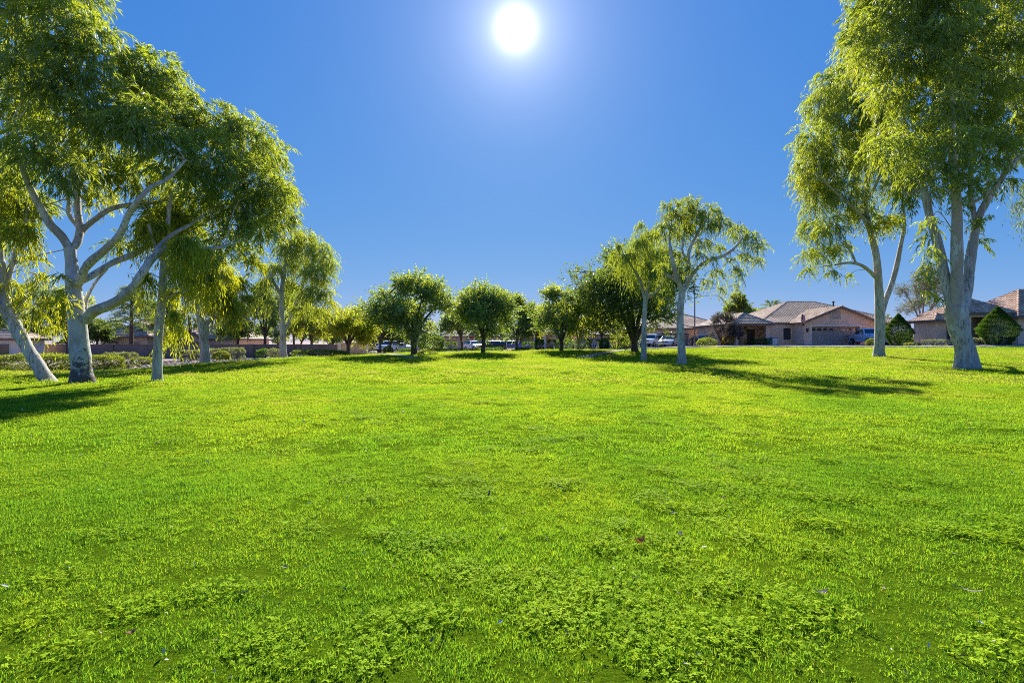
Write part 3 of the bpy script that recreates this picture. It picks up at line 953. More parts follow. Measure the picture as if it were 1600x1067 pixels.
# gum in front of the block wall
gum_tree('forked white trunk gum standing before the long block wall', 36.5, [(443, 561, 5.6, 0), (442, 540, 5, 0), (442, 518, 4.8, 0), (440, 490, 4, 0), (440, 460, 3.4, 0), (443, 430, 2.8, 0.2), (448, 395, 2.2, 0.3)],
         [[(443, 522, 3.6, 0), (452, 502, 3.2, 0.3), (459, 485, 2.8, 0.5), (468, 460, 2.2, 0.7), (480, 430, 1.6, 0.9), (492, 400, 1.2, 1)], [(441, 465, 2.6, 0), (430, 445, 2.2, -0.4), (420, 425, 1.6, -0.7)], [(446, 420, 2.2, 0.3), (462, 395, 1.8, 0.4), (476, 375, 1.4, 0.4)]],
         rb([(450, 385, 24), (478, 375, 26), (500, 392, 24), (468, 410, 24), (495, 425, 24), (512, 412, 16), (430, 420, 20), (415, 440, 14), (482, 455, 20), (508, 458, 15), (520, 475, 9), (455, 445, 16), (420, 470, 12), (495, 485, 12), (465, 480, 12), (410, 415, 12)], 61), 19000, 0.24, 0.044, M_BARK_W, M_LEAF_E, 62, GUMS, k=12, droop=0.9, sprig=0.8, hang=0.6, leaf2=M_LEAF_Y, blobs2=rb([(500, 440, 12), (470, 370, 12), (515, 470, 8)], 63))

# pair right of the centre
gum_tree('slender double stemmed gum in the shade left of its taller neighbour', 35, [(1006, 566, 4.4, 0), (1006, 530, 4, 0), (1007, 495, 3.6, 0), (1009, 468, 3.4, 0), (1013, 448, 2.4, 0), (1016, 424, 2, 0), (1014, 395, 1.5, 0.2)],
         [[(1008, 470, 2.6, 0), (1002, 445, 2.4, -0.2), (995, 428, 2, -0.4), (986, 414, 1.5, -0.6), (975, 398, 1.1, -0.8)], [(1009, 468, 2.4, 0), (1019, 460, 2.2, 0.3), (1030, 450, 1.8, 0.5), (1036, 432, 1.4, 0.7)], [(1001, 444, 1.6, -0.2), (1004, 410, 1.3, 0), (1000, 375, 1, 0)]],
         rb([(1000, 378, 18), (1018, 365, 18), (985, 398, 16), (966, 384, 11), (1008, 412, 16), (1034, 440, 13), (1000, 350, 10), (975, 410, 12), (1020, 395, 16), (1022, 425, 12), (1038, 455, 10), (1030, 470, 6), (990, 430, 10), (955, 395, 6)], 71), 12000, 0.23, 0.036, M_BARK_W, M_LEAF_E, 72, GUMS, k=13, droop=1.6, sprig=0.8, hang=1.0)
gum_tree('weeping white trunk gum with three forked limbs at centre right', 29, [(1066, 572, 6.6, 0), (1065, 548, 5.8, 0), (1063, 515, 5.6, 0), (1063, 484, 5.2, 0), (1066, 455, 5, 0)],
         [[(1065, 458, 4, 0), (1060, 439, 3.6, -0.3), (1053, 418, 3, -0.5), (1048, 391, 2.4, -0.6), (1046, 370, 1.3, -0.6), (1050, 345, 0.7, -0.5)],
          [(1067, 456, 4, 0), (1075, 441, 3.6, 0.3), (1078, 426, 3.2, 0.5), (1075, 405, 2.8, 0.6), (1079, 386, 2.4, 0.7), (1091, 362, 2, 0.8), (1100, 335, 1.4, 0.9)],
          [(1071, 448, 3.6, 0.1), (1080, 432, 3.2, 0), (1091, 418, 3, -0.2), (1103, 409, 2.8, -0.4), (1129, 400, 2.4, -0.6), (1147, 388, 2, -0.8), (1160, 372, 1.5, -0.9)],
          [(1058, 440, 2.4, -0.3), (1048, 434, 2.2, -0.5), (1038, 427, 1.8, -0.7)], [(1076, 408, 1.8, 0.6), (1066, 390, 1.6, 0.7), (1072, 350, 1.2, 0.9), (1078, 325, 1, 1)]],
         rb([(1052, 325, 22), (1078, 316, 20), (1108, 330, 22), (1040, 355, 22), (1128, 348, 20), (1150, 360, 18), (1172, 368, 18), (1186, 382, 13), (1182, 405, 11), (1165, 398, 14), (1150, 420, 13), (1120, 425, 14), (1098, 380, 18), (1065, 362, 24), (1040, 392, 16), (1128, 450, 9), (1132, 470, 5), (1105, 440, 10), (1148, 445, 8), (1158, 430, 8), (1035, 415, 11), (1120, 385, 12), (1085, 345, 24), (1076, 418, 11), (1058, 396, 13), (1092, 398, 11), (1112, 402, 9), (1140, 405, 9), (1045, 432, 8)], 81, 1.3), 15000, 0.2, 0.036, M_BARK_W, M_LEAF_E, 82, GUMS, k=13, droop=0.7, sprig=0.55, hang=0.6, tight=0.8, leaf2=M_LEAF_Y,
         blobs2=rb([(1062, 335, 16), (1052, 455, 9), (1050, 475, 6), (1085, 330, 14), (1070, 405, 9), (1110, 350, 12), (1032, 470, 6)], 83))

# tall pair at the right
gum_tree('tall narrow white trunk gum left of the thick right trunk', 36, [(1373, 559, 8, 0), (1374, 535, 7.2, 0), (1375, 505, 7, 0), (1374, 470, 6.4, 0), (1372, 436, 5.6, 0), (1369, 400, 5, 0), (1363, 374, 4.4, 0), (1356, 346, 4, 0), (1352, 318, 3.4, 0.2), (1356, 285, 3, 0.3), (1350, 240, 2.4, 0.4), (1345, 180, 1.8, 0.5), (1338, 120, 1.2, 0.6)],
         [[(1377, 492, 4.6, 0), (1384, 468, 4.2, 0.3), (1393, 444, 4, 0.6), (1401, 415, 3.6, 0.9), (1407, 385, 3.2, 1.1), (1413, 350, 2.6, 1.2), (1410, 300, 2, 1.4)],
          [(1371, 436, 3, 0), (1360, 425, 2.8, -0.4), (1350, 417, 2.6, -0.7), (1338, 412, 2.2, -1), (1322, 411, 1.8, -1.3), (1305, 414, 1.4, -1.6)],
          [(1357, 350, 2.8, 0), (1348, 340, 2.6, -0.4), (1338, 328, 2.4, -0.7), (1324, 316, 2, -1), (1305, 300, 1.6, -1.3), (1285, 280, 1.2, -1.6)], [(1338, 412, 1.8, -1), (1330, 395, 1.6, -1.2), (1318, 378, 1.2, -1.5)], [(1352, 318, 2.4, 0.2), (1372, 280, 2, 0.5), (1380, 220, 1.6, 0.8), (1390, 160, 1.2, 1)]],
         rb([(1308, 125, 36), (1340, 112, 34), (1285, 165, 34), (1272, 215, 32), (1330, 180, 44), (1375, 170, 40), (1268, 265, 32), (1310, 240, 42), (1360, 240, 42), (1278, 310, 30), (1325, 295, 34), (1270, 355, 24), (1300, 350, 26), (1285, 395, 20), (1312, 385, 18), (1262, 395, 14), (1395, 230, 34), (1400, 290, 26), (1345, 330, 22), (1262, 420, 10), (1300, 425, 10), (1390, 340, 20), (1340, 70, 26), (1325, 430, 8)], 91, 2.2), 60000, 0.26, 0.05, M_BARK_W, M_LEAF_E, 92, GUMS, k=14, droop=0.7, sprig=0.75, hang=0.45, tight=0.98, leaf2=M_LEAF_Y,
         blobs2=rb([(1275, 235, 26, 1.5), (1290, 290, 24, 1.5), (1310, 150, 24, 1.8), (1262, 280, 16, 0), (1365, 355, 14, -0.5), (1385, 345, 14, -1), (1330, 330, 16, 1), (1345, 210, 22, 2)], 93))

gum_tree('thick triple limbed white trunk gum towering at the right', 26, [(1511, 579, 15, 0), (1509, 550, 13, 0), (1501, 524, 13, 0), (1496, 500, 14, 0), (1495, 480, 14.5, 0)],
         [[(1489, 486, 8, 0), (1484, 460, 8, 0.2), (1474, 424, 7.4, 0.4), (1465, 380, 6.6, 0.6), (1455, 348, 6, 0.7), (1447, 312, 5.4, 0.8), (1440, 284, 4.8, 0.9), (1428, 240, 4, 1), (1412, 190, 3, 1.1), (1398, 130, 2, 1.2)],
          [(1495, 488, 10, 0), (1495, 455, 9, -0.1), (1495, 415, 8.4, -0.2), (1495, 370, 7.6, -0.3), (1495, 325, 7, -0.4), (1492, 284, 6.4, -0.5), (1489, 240, 5.6, -0.6), (1488, 180, 4.6, -0.7), (1492, 110, 3.6, -0.8), (1500, 30, 2.6, -0.9)],
          [(1502, 488, 8, 0), (1508, 468, 7.4, 0.2), (1513, 440, 7, 0.3), (1516, 408, 6.6, 0.4), (1522, 370, 6, 0.5), (1530, 338, 5.4, 0.6), (1546, 308, 5, 0.5), (1562, 284, 4.4, 0.4), (1580, 258, 3.6, 0.3), (1612, 228, 2.8, 0.2)],
          [(1524, 362, 3.6, 0.5), (1521, 330, 3.4, 0.8), (1516, 290, 3, 1.2), (1520, 240, 2.4, 1.5), (1530, 180, 1.8, 1.7)], [(1440, 288, 3, 0.9), (1420, 304, 2.8, 1.3), (1400, 292, 2.4, 1.7), (1370, 282, 1.8, 2.2)], [(1514, 320, 2.6, 0), (1535, 308, 2.4, -0.5), (1560, 288, 2, -1)]],
         rb([(1490, 215, 30, -2.4), (1484, 160, 30, -2.6), (1496, 105, 32, -2.6), (1490, 50, 34, -2.8), (1500, 262, 22, -2.0), (1370, 20, 46), (1420, 10, 50), (1480, 20, 54), (1540, 20, 52), (1595, 30, 50), (1345, 50, 30), (1385, 75, 44), (1440, 80, 50), (1500, 90, 52), (1560, 95, 52), (1605, 120, 46), (1400, 130, 44), (1455, 150, 48), (1520, 160, 50), (1575, 180, 46), (1420, 200, 44), (1480, 215, 44), (1545, 230, 42), (1395, 235, 38), (1445, 260, 34), (1520, 280, 28), (1600, 220, 36), (1560, 280, 18), (1430, 300, 24), (1408, 270, 26), (1390, -40, 50), (1470, -50, 60), (1560, -50, 60), (1450, 350, 14), (1452, 390, 13), (1446, 430, 12), (1455, 465, 10), (1540, 345, 14), (1530, 375, 10), (1500, 320, 14), (1475, 300, 16), (1640, 60, 60), (1650, 170, 50)], 101, 2.6), 108000, 0.26, 0.05, M_BARK_W, M_LEAF_E, 102, GUMS, k=15, droop=0.5, sprig=0.65, hang=0.35, leaf2=M_LEAF_Y, r_tw=0.03, tight=1.02,
         blobs2=rb([(1355, 90, 26, 2.5), (1380, 150, 26, 2.8), (1400, 210, 24, 2.6), (1452, 410, 11, 0.3), (1445, 455, 10, 0.2), (1430, 270, 18, 2), (1350, 30, 22, 2), (1450, 370, 9, 0.5)], 103))
# a twig-like neighbour whose foliage hangs in from beyond the right edge
gum_tree('gum rooted beyond the right edge, its fine foliage hanging into the picture', 30, [(1690, 580, 9, 0), (1688, 520, 8, 0), (1684, 460, 7.5, 0), (1680, 400, 7, 0), (1672, 340, 6, 0), (1660, 280, 4, 0), (1650, 220, 3, 0)],
         [[(1682, 420, 5, 0), (1660, 370, 4, 0.3), (1635, 330, 3, 0.5), (1600, 310, 2, 0.6)], [(1676, 360, 4, 0), (1700, 300, 3, 0), (1720, 250, 2, 0)]],
         rb([(1650, 230, 40), (1610, 290, 26), (1590, 320, 16), (1640, 310, 34), (1600, 345, 14), (1690, 220, 50), (1720, 300, 50), (1655, 360, 24), (1680, 140, 50), (1580, 285, 13)], 111), 18000, 0.2, 0.03, M_BARK_W, M_LEAF_D, 112, GUMS, k=14, droop=1.0, sprig=0.7, hang=0.7)


# ---- round headed trees: a short dark trunk, forked limbs and a clumped crown
def round_tree(label, px, D, crown_px, bark, leaf, seed, count, trunk_r=0.17, L=0.2, W=0.095, group=None, name='ash_tree', nblob=26, fork=0.3, leaf2=None, updir=0.55, lean=0.0, ground=None, trunks=1, cat='tree', sprig=0.85, twig=5):
    """crown_px: (left, right, top, bottom) in the survey grid at distance D"""
    g = np.random.default_rng(seed)
    x0 = X(px, D)
    zb = ground if ground is not None else (lawn_z(np.array([x0]), np.array([D]))[0] if D < YL(np.array([x0]))[0] else G(x0, D))
    base = np.array([x0, D, zb])
    l, r, tp, bt = crown_px
    cx, rx = X((l + r) / 2, D), (r - l) / 2 * D / 800
    zt, zl = P(0, tp, D)[2], P(0, bt, D)[2]
    cz, rz = (zt + zl) / 2, (zt - zl) / 2
    ry = rx * 0.9
    root = thing(name, label, cat, base, group=group)
    C = np.array([cx, D, cz])
    # clumps over an egg shaped crown, wider below the middle
    B = []
    ph = g.uniform(0, 6.28, 3)
    while len(B) < nblob:
        u = g.uniform(-1, 1, 3)
        if np.linalg.norm(u) > 1: continue
        if np.linalg.norm(u) < 0.35 and g.random() < 0.7: continue
        wid = (0.92 - 0.22 * max(0, u[2])) * (1 + 0.16 * math.sin(3 * math.atan2(u[2], u[0]) + ph[0]) + 0.10 * math.sin(5 * math.atan2(u[2], u[0]) + ph[1]))
        if u[2] < -0.55 and abs(u[0]) < 0.3 and g.random() < 0.6: continue
        p = C + u * np.array([rx * wid, ry * wid, rz * 0.86])
        B.append((p, g.uniform(0.13, 0.34) * min(rx, rz * 1.2), g.uniform(-0.18, 0.18)))
    fz = zb + (zl - zb) + fork * (zt - zl)
    fp = np.array([x0 + lean + (cx - x0) * 0.25, D, max(zb + 0.5, zl + 0.02 * (zt - zl))])
    mid = (base + fp) / 2 + np.array([g.normal(0, 0.04), g.normal(0, 0.04), 0])
    o, p, rr = limb_obj('trunk', [base - np.array([0, 0, 0.15]), mid, fp, fp + np.array([(cx - x0) * 0.3, 0, (cz - fp[2]) * 0.6])], [trunk_r, trunk_r * 0.85, trunk_r * 0.8, trunk_r * 0.4], base, bark, root, 12, 5, 0.04, 0.35, g)
    lim = [(p[-8:], rr)]
    for k in range(5):
        a = k * 1.257 + g.uniform(-0.4, 0.4)
        e = C + np.array([math.cos(a) * rx * 0.55, math.sin(a) * ry * 0.55, g.uniform(-0.1, 0.35) * rz])
        m = fp + (e - fp) * 0.45 + np.array([0, 0, 0.12 * rz])
        o, p2, r2 = limb_obj('branch', [fp - np.array([0, 0, 0.1]), m, e], [trunk_r * 0.55, trunk_r * 0.4, trunk_r * 0.18], base, bark, root, 8, 5, 0.04, 0, g)
        lim.append((p2[3:], r2))
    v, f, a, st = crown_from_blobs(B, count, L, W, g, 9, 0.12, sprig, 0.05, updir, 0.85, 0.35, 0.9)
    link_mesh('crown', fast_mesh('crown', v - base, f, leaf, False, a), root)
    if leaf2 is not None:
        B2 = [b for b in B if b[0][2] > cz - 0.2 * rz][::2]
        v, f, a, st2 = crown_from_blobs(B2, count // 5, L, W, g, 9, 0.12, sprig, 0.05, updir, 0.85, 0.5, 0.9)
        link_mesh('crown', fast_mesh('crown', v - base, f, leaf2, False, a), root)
    v, f = twig_net(B, st, lim, twig, g, trunk_r * 0.16, trunk_r * 0.07)
    o = link_mesh('twigs', fast_mesh('twigs', v - base, f, bark, True), root)
    o['kind'] = 'stuff'
    return root


ORD = ['first', 'second', 'third', 'fourth', 'fifth', 'sixth', 'seventh', 'last']
ASH = 'round headed shade trees along the far edge of the lawn'
round_tree('wide round green tree with thick dark trunk, left of the stop sign', 648, 40, (568, 716, 428, 536), M_BARK_D, M_LEAF_A, 201, 22307, 0.27, 0.19, 0.09, ASH, leaf2=M_LEAF_L, nblob=60)
round_tree('green tree right beside the stop sign', 755, 44, (700, 814, 435, 532), M_BARK_D, M_LEAF_A, 202, 17845, 0.2, 0.2, 0.095, ASH, leaf2=M_LEAF_L, nblob=50)
round_tree('upright green tree above the row of clipped shrubs', 877, 48, (828, 926, 440, 537), M_BARK_D, M_LEAF_A, 203, 14871, 0.2, 0.2, 0.095, ASH, leaf2=M_LEAF_L, nblob=40)
round_tree('pale green tree with forked trunk squeezed against its upright neighbour', 902, 50.5, (876, 946, 450, 541), M_BARK_G, M_LEAF_L, 204, 9664, 0.15, 0.2, 0.095, ASH, nblob=28)
round_tree('large dark green tree behind the two slender gums', 993, 45, (886, 1084, 372, 540), M_BARK_D, M_LEAF_D, 205, 36000, 0.33, 0.22, 0.1, ASH, nblob=80, leaf2=M_LEAF_A)
round_tree('low yellow green tree beside the beige wall end', 543, 44, (502, 592, 479, 541), M_BARK_D, M_LEAF_L, 206, 14126, 0.17, 0.2, 0.095, ASH, nblob=36)
round_tree('dark tree half hidden by the wide round tree', 609, 62, (585, 640, 495, 540), M_BARK_D, M_LEAF_D, 207, 7500, 0.16, 0.25, 0.11, nblob=14)
round_tree('yellow topped green tree between the stop sign tree and the upright tree', 808, 58, (770, 842, 456, 535), M_BARK_D, M_LEAF_A, 208, 11152, 0.18, 0.24, 0.11, ASH, leaf2=M_LEAF_L, nblob=34)
for i, (px, D, cr, lf, lab) in enumerate([(722, 57, (684, 748, 472, 529), M_LEAF_A, 'green tree filling the gap left of the stop sign tree'), (838, 61, (812, 862, 474, 528), M_LEAF_L, 'slim pale tree just left of the upright tree'),
                                          (940, 59, (912, 968, 474, 526), M_LEAF_L, 'low light green tree left of the large dark tree'), (594, 58, (562, 628, 474, 530), M_LEAF_A, 'green tree standing between the low yellow green tree and the wide round tree')]):
    round_tree(lab, px, D, cr, M_BARK_D, lf, 290 + i, 6500, 0.16, 0.25, 0.11, ASH, nblob=30, leaf2=M_LEAF_L)
for i, (px, D, w, top, lf) in enumerate([(-40, 128, 90, 492, M_LEAF_A), (118, 132, 80, 498, M_LEAF_D), (185, 126, 76, 500, M_LEAF_A), (248, 134, 84, 497, M_LEAF_L), (312, 128, 80, 500, M_LEAF_D), (372, 136, 90, 496, M_LEAF_A), (436, 130, 84, 500, M_LEAF_L), (515, 134, 90, 498, M_LEAF_A)]):
    round_tree('%s low tree from the left on the skyline beyond the block wall' % ORD[i], px, D, (px - w / 2, px + w / 2, top, 541), M_BARK_D, lf, 600 + i, 2200, 0.25, 0.6, 0.28, 'distant tree line beyond the block wall', name='distant_tree', nblob=14)
for i, (px, D, w, top, lf) in enumerate([(640, 140, 90, 505, M_LEAF_D), (790, 138, 90, 503, M_LEAF_A), (880, 142, 90, 503, M_LEAF_D), (1060, 130, 90, 500, M_LEAF_A), (1380, 120, 90, 496, M_LEAF_D), (1460, 118, 90, 490, M_LEAF_A)]):
    round_tree('%s low tree from the left on the skyline behind the street houses' % ORD[i], px, D, (px - w / 2, px + w / 2, top, 541), M_BARK_D, lf, 620 + i, 2200, 0.25, 0.6, 0.28, 'distant tree line behind the street', name='distant_tree', nblob=14)
round_tree('big leafy tree behind the low house roof, left of the palm', 1150, 105, (1122, 1192, 457, 530), M_BARK_D, M_LEAF_D, 209, 10500, 0.3, 0.42, 0.2, leaf2=M_LEAF_L, nblob=20, name='leafy_tree')
round_tree('dry purple grey ball shaped tree before the houses', 1128, 63, (1093, 1157, 483, 538), M_BARK_D, M_LEAF_G, 210, 17000, 0.16, 0.17, 0.05, name='dry_tree', nblob=18, sprig=0.4)
round_tree('sparse silvery olive tree behind the right hand gums', 1440, 62, (1396, 1492, 408, 515), M_BARK_G, M_LEAF_O, 211, 14250, 0.22, 0.22, 0.05, name='olive_tree', nblob=24, sprig=0.7, twig=10)
BACK = 'trees behind the long block wall'
round_tree('dark round tree over the block wall, left of the forked gum', 371, 56, (345, 402, 488, 533), M_BARK_D, M_LEAF_D, 212, 9000, 0.16, 0.26, 0.1, BACK, name='garden_tree', nblob=16)
round_tree('tall green tree behind the forked gum', 412, 62, (380, 462, 440, 530), M_BARK_D, M_LEAF_A, 213, 13500, 0.2, 0.28, 0.1, BACK, name='garden_tree', nblob=24)
for i, (px, D, cr, lf, lab) in enumerate([(104, 64, (70, 138, 436, 532), M_LEAF_L, 'tall loose yellow green tree between the leaning trunk and the big left trunk'), (332, 72, (298, 366, 448, 531), M_LEAF_A, 'green tree over the wall right behind the gravel bed gum'),
                                          (458, 68, (432, 492, 432, 531), M_LEAF_L, 'tall light tree directly behind the crown of the forked gum'), (228, 82, (196, 256, 446, 528), M_LEAF_A, 'tall green tree behind the pine'), (520, 72, (496, 548, 500, 537), M_LEAF_A, 'small green tree over the right tip of the block wall')]):
    round_tree(lab, px, D, cr, M_BARK_D, lf, 260 + i, 6500, 0.18, 0.3, 0.12, BACK, name='garden_tree', nblob=26)
round_tree('yellow green tree over the right end of the block wall', 487, 58, (452, 520, 476, 534), M_BARK_D, M_LEAF_L, 214, 10500, 0.18, 0.26, 0.1, BACK, name='garden_tree', nblob=20)
round_tree('tall green tree far behind the leaning trunk', 48, 62, (10, 95, 430, 533), M_BARK_D, M_LEAF_A, 215, 12000, 0.2, 0.28, 0.1, BACK, name='garden_tree', nblob=24)
round_tree('dark low tree over the wall beside the big left trunk', 152, 60, (128, 176, 498, 535), M_BARK_D, M_LEAF_D, 216, 6000, 0.14, 0.28, 0.1, BACK, name='garden_tree', nblob=14)
round_tree('pale green bushy tree over the wall behind the slim trunk', 262, 66, (238, 292, 470, 532), M_BARK_D, M_LEAF_L, 217, 6750, 0.15, 0.3, 0.1, BACK, name='garden_tree', nblob=16)
round_tree('blue green tree over the wall between the gum at the gravel and the forked gum', 400, 82, (330, 440, 470, 530), M_BARK_D, M_LEAF_A, 218, 9000, 0.2, 0.36, 0.14, BACK, name='garden_tree', nblob=22)
for i, (px, D, cr, lf, lab) in enumerate([(560, 110, (525, 615, 484, 538), M_LEAF_L, 'distant green tree behind the cars at the left of centre'), (700, 120, (655, 735, 484, 536), M_LEAF_L, 'distant green tree between the two middle shade trees'),
                                          (835, 115, (812, 858, 482, 533), M_LEAF_L, 'distant pale tree seen between the yellow topped and upright trees'), (965, 120, (925, 1005, 470, 534), M_LEAF_L, 'distant dark tree behind the large dark green tree'),
                                          (30, 105, (-30, 60, 480, 535), M_LEAF_D, 'distant dark trees crown beyond the leftmost house'), (470, 110, (430, 520, 488, 535), M_LEAF_D, 'distant dark tree beyond the right end of the block wall')]):
    round_tree(lab, px, D, cr, M_BARK_D, lf, 230 + i, 3500, 0.25, 0.5, 0.22, 'distant trees behind the houses', name='distant_tree', nblob=14)
# ------------------------------------------------------------------ houses
M_STUCCO = mat_plain('stucco_tan', (0.82, 0.55, 0.40), 0.9, 0.10, 0.8, bump=0.08, bscale=70)
M_STUCCO2 = mat_plain('stucco_pink', (0.84, 0.57, 0.44), 0.9, 0.10, 0.8, bump=0.08, bscale=70)
M_STUCCO3 = mat_plain('stucco_sand', (0.74, 0.53, 0.36), 0.9, 0.12, 0.8, bump=0.08, bscale=70)
M_TRIM = mat_plain('trim_paint', (0.84, 0.68, 0.55), 0.7, 0.06, 1.5)
M_FASCIA = mat_plain('fascia_brown', (0.20, 0.14, 0.11), 0.7, 0.15, 2)
M_GDOOR = mat_plain('garage_door_paint', (0.42, 0.31, 0.26), 0.55, 0.06, 1.0)
M_GDOOR_L = mat_plain('garage_door_pale', (0.55, 0.50, 0.50), 0.55, 0.06, 1.0)
M_DOOR = mat_plain('front_door_dark', (0.07, 0.045, 0.035), 0.5, 0.2, 2)
M_WHITE = mat_plain('white_paint', (0.74, 0.72, 0.69), 0.5, 0.05, 2)
M_BLACKM = mat_plain('black_metal', (0.03, 0.03, 0.032), 0.45, 0.2, 5, metal=0.3)
M_GLASS = mat_plain('window_glass', (0.025, 0.03, 0.035), 0.06, 0.3, 0.7, spec=0.8)


def mat_tile(name, a, b, c):
    t = NT(name)
    tc = t.n('ShaderNodeTexCoord')
    v = t.n('ShaderNodeTexVoronoi'); v.inputs['Scale'].default_value = 2.6; t.l(tc.outputs['Object'], v.inputs['Vector'])
    c1 = t.ramp(v.outputs['Color'], [(0.2, a), (0.5, b), (0.85, c)])
    c2 = t.mix(t.ramp(t.noise(0.9, 5), [(0.45, (0, 0, 0)), (0.8, (1, 1, 1))]), c1, tuple(x * 0.7 for x in b))
    return t.done(t.pbsdf(c2, 0.8, 0, 0.3, t.bump(t.noise(30, 4), 0.2, 0.02)))


M_TILE = mat_tile('roof_tile_brown', (0.42, 0.285, 0.18), (0.53, 0.375, 0.25), (0.64, 0.48, 0.35))
M_TILE_R = mat_tile('roof_tile_terracotta', (0.42, 0.245, 0.15), (0.54, 0.33, 0.21), (0.64, 0.45, 0.32))


def roof_plane(mb, pts, rib=0.32, course=0.40, amp=0.045, step=0.045):
    """tile field over a planar polygon; the first two points are the eave"""
    pts = [Vector(p) for p in pts]
    s = (pts[1] - pts[0]).normalized()
    n = s.cross(pts[2] - pts[0]).normalized()
    if n.z < 0: n = -n
    tdir = n.cross(s)
    if tdir.z < 0: tdir = -tdir
    o = pts[0]
    ss = [(p - o).dot(s) for p in pts]; ts = [(p - o).dot(tdir) for p in pts]
    s0, s1, t1 = min(ss), max(ss), max(ts)
    if rib:
        cols = np.arange(s0, s1 + rib / 4, rib / 4)
        hc = amp * np.abs(np.sin(np.pi * cols / rib))
    else:
        cols = np.linspace(s0, s1, 3); hc = np.zeros(3)
    rows = []; i = 0
    while i * course < t1:
        rows += [(i * course, step), (min((i + 1) * course - 0.01, t1 + 0.001), 0.008)]; i += 1
    bm = bmesh.new()
    vv = [[bm.verts.new(o + s * c + tdir * r + n * (h + hh)) for c, hh in zip(cols, hc)] for r, h in rows]
    for a in range(len(rows) - 1):
        for b in range(len(cols) - 1):
            bm.faces.new((vv[a][b], vv[a][b + 1], vv[a + 1][b + 1], vv[a + 1][b]))
    cen = sum(pts, Vector()) / len(pts)
    for k in range(1, len(pts)):
        a, b = pts[k], pts[(k + 1) % len(pts)]
        no = (b - a).cross(n).normalized()
        if (cen - a).dot(no) > 0: no = -no
        bmesh.ops.bisect_plane(bm, geom=bm.verts[:] + bm.edges[:] + bm.faces[:], plane_co=a, plane_no=no, clear_outer=True)
    mb.bm(bm)
    return mb


def ridge_caps(mb, a, b, r=0.09):
    a = Vector(a); b = Vector(b)
    n = max(2, int((b - a).length / 0.42))
    for i in range(n):
        p = a.lerp(b, i / n); q = a.lerp(b, (i + 1.08) / n)
        mb.tube([p + Vector((0, 0, 0.03)), q], [r * 1.1, r * 0.85], 7)


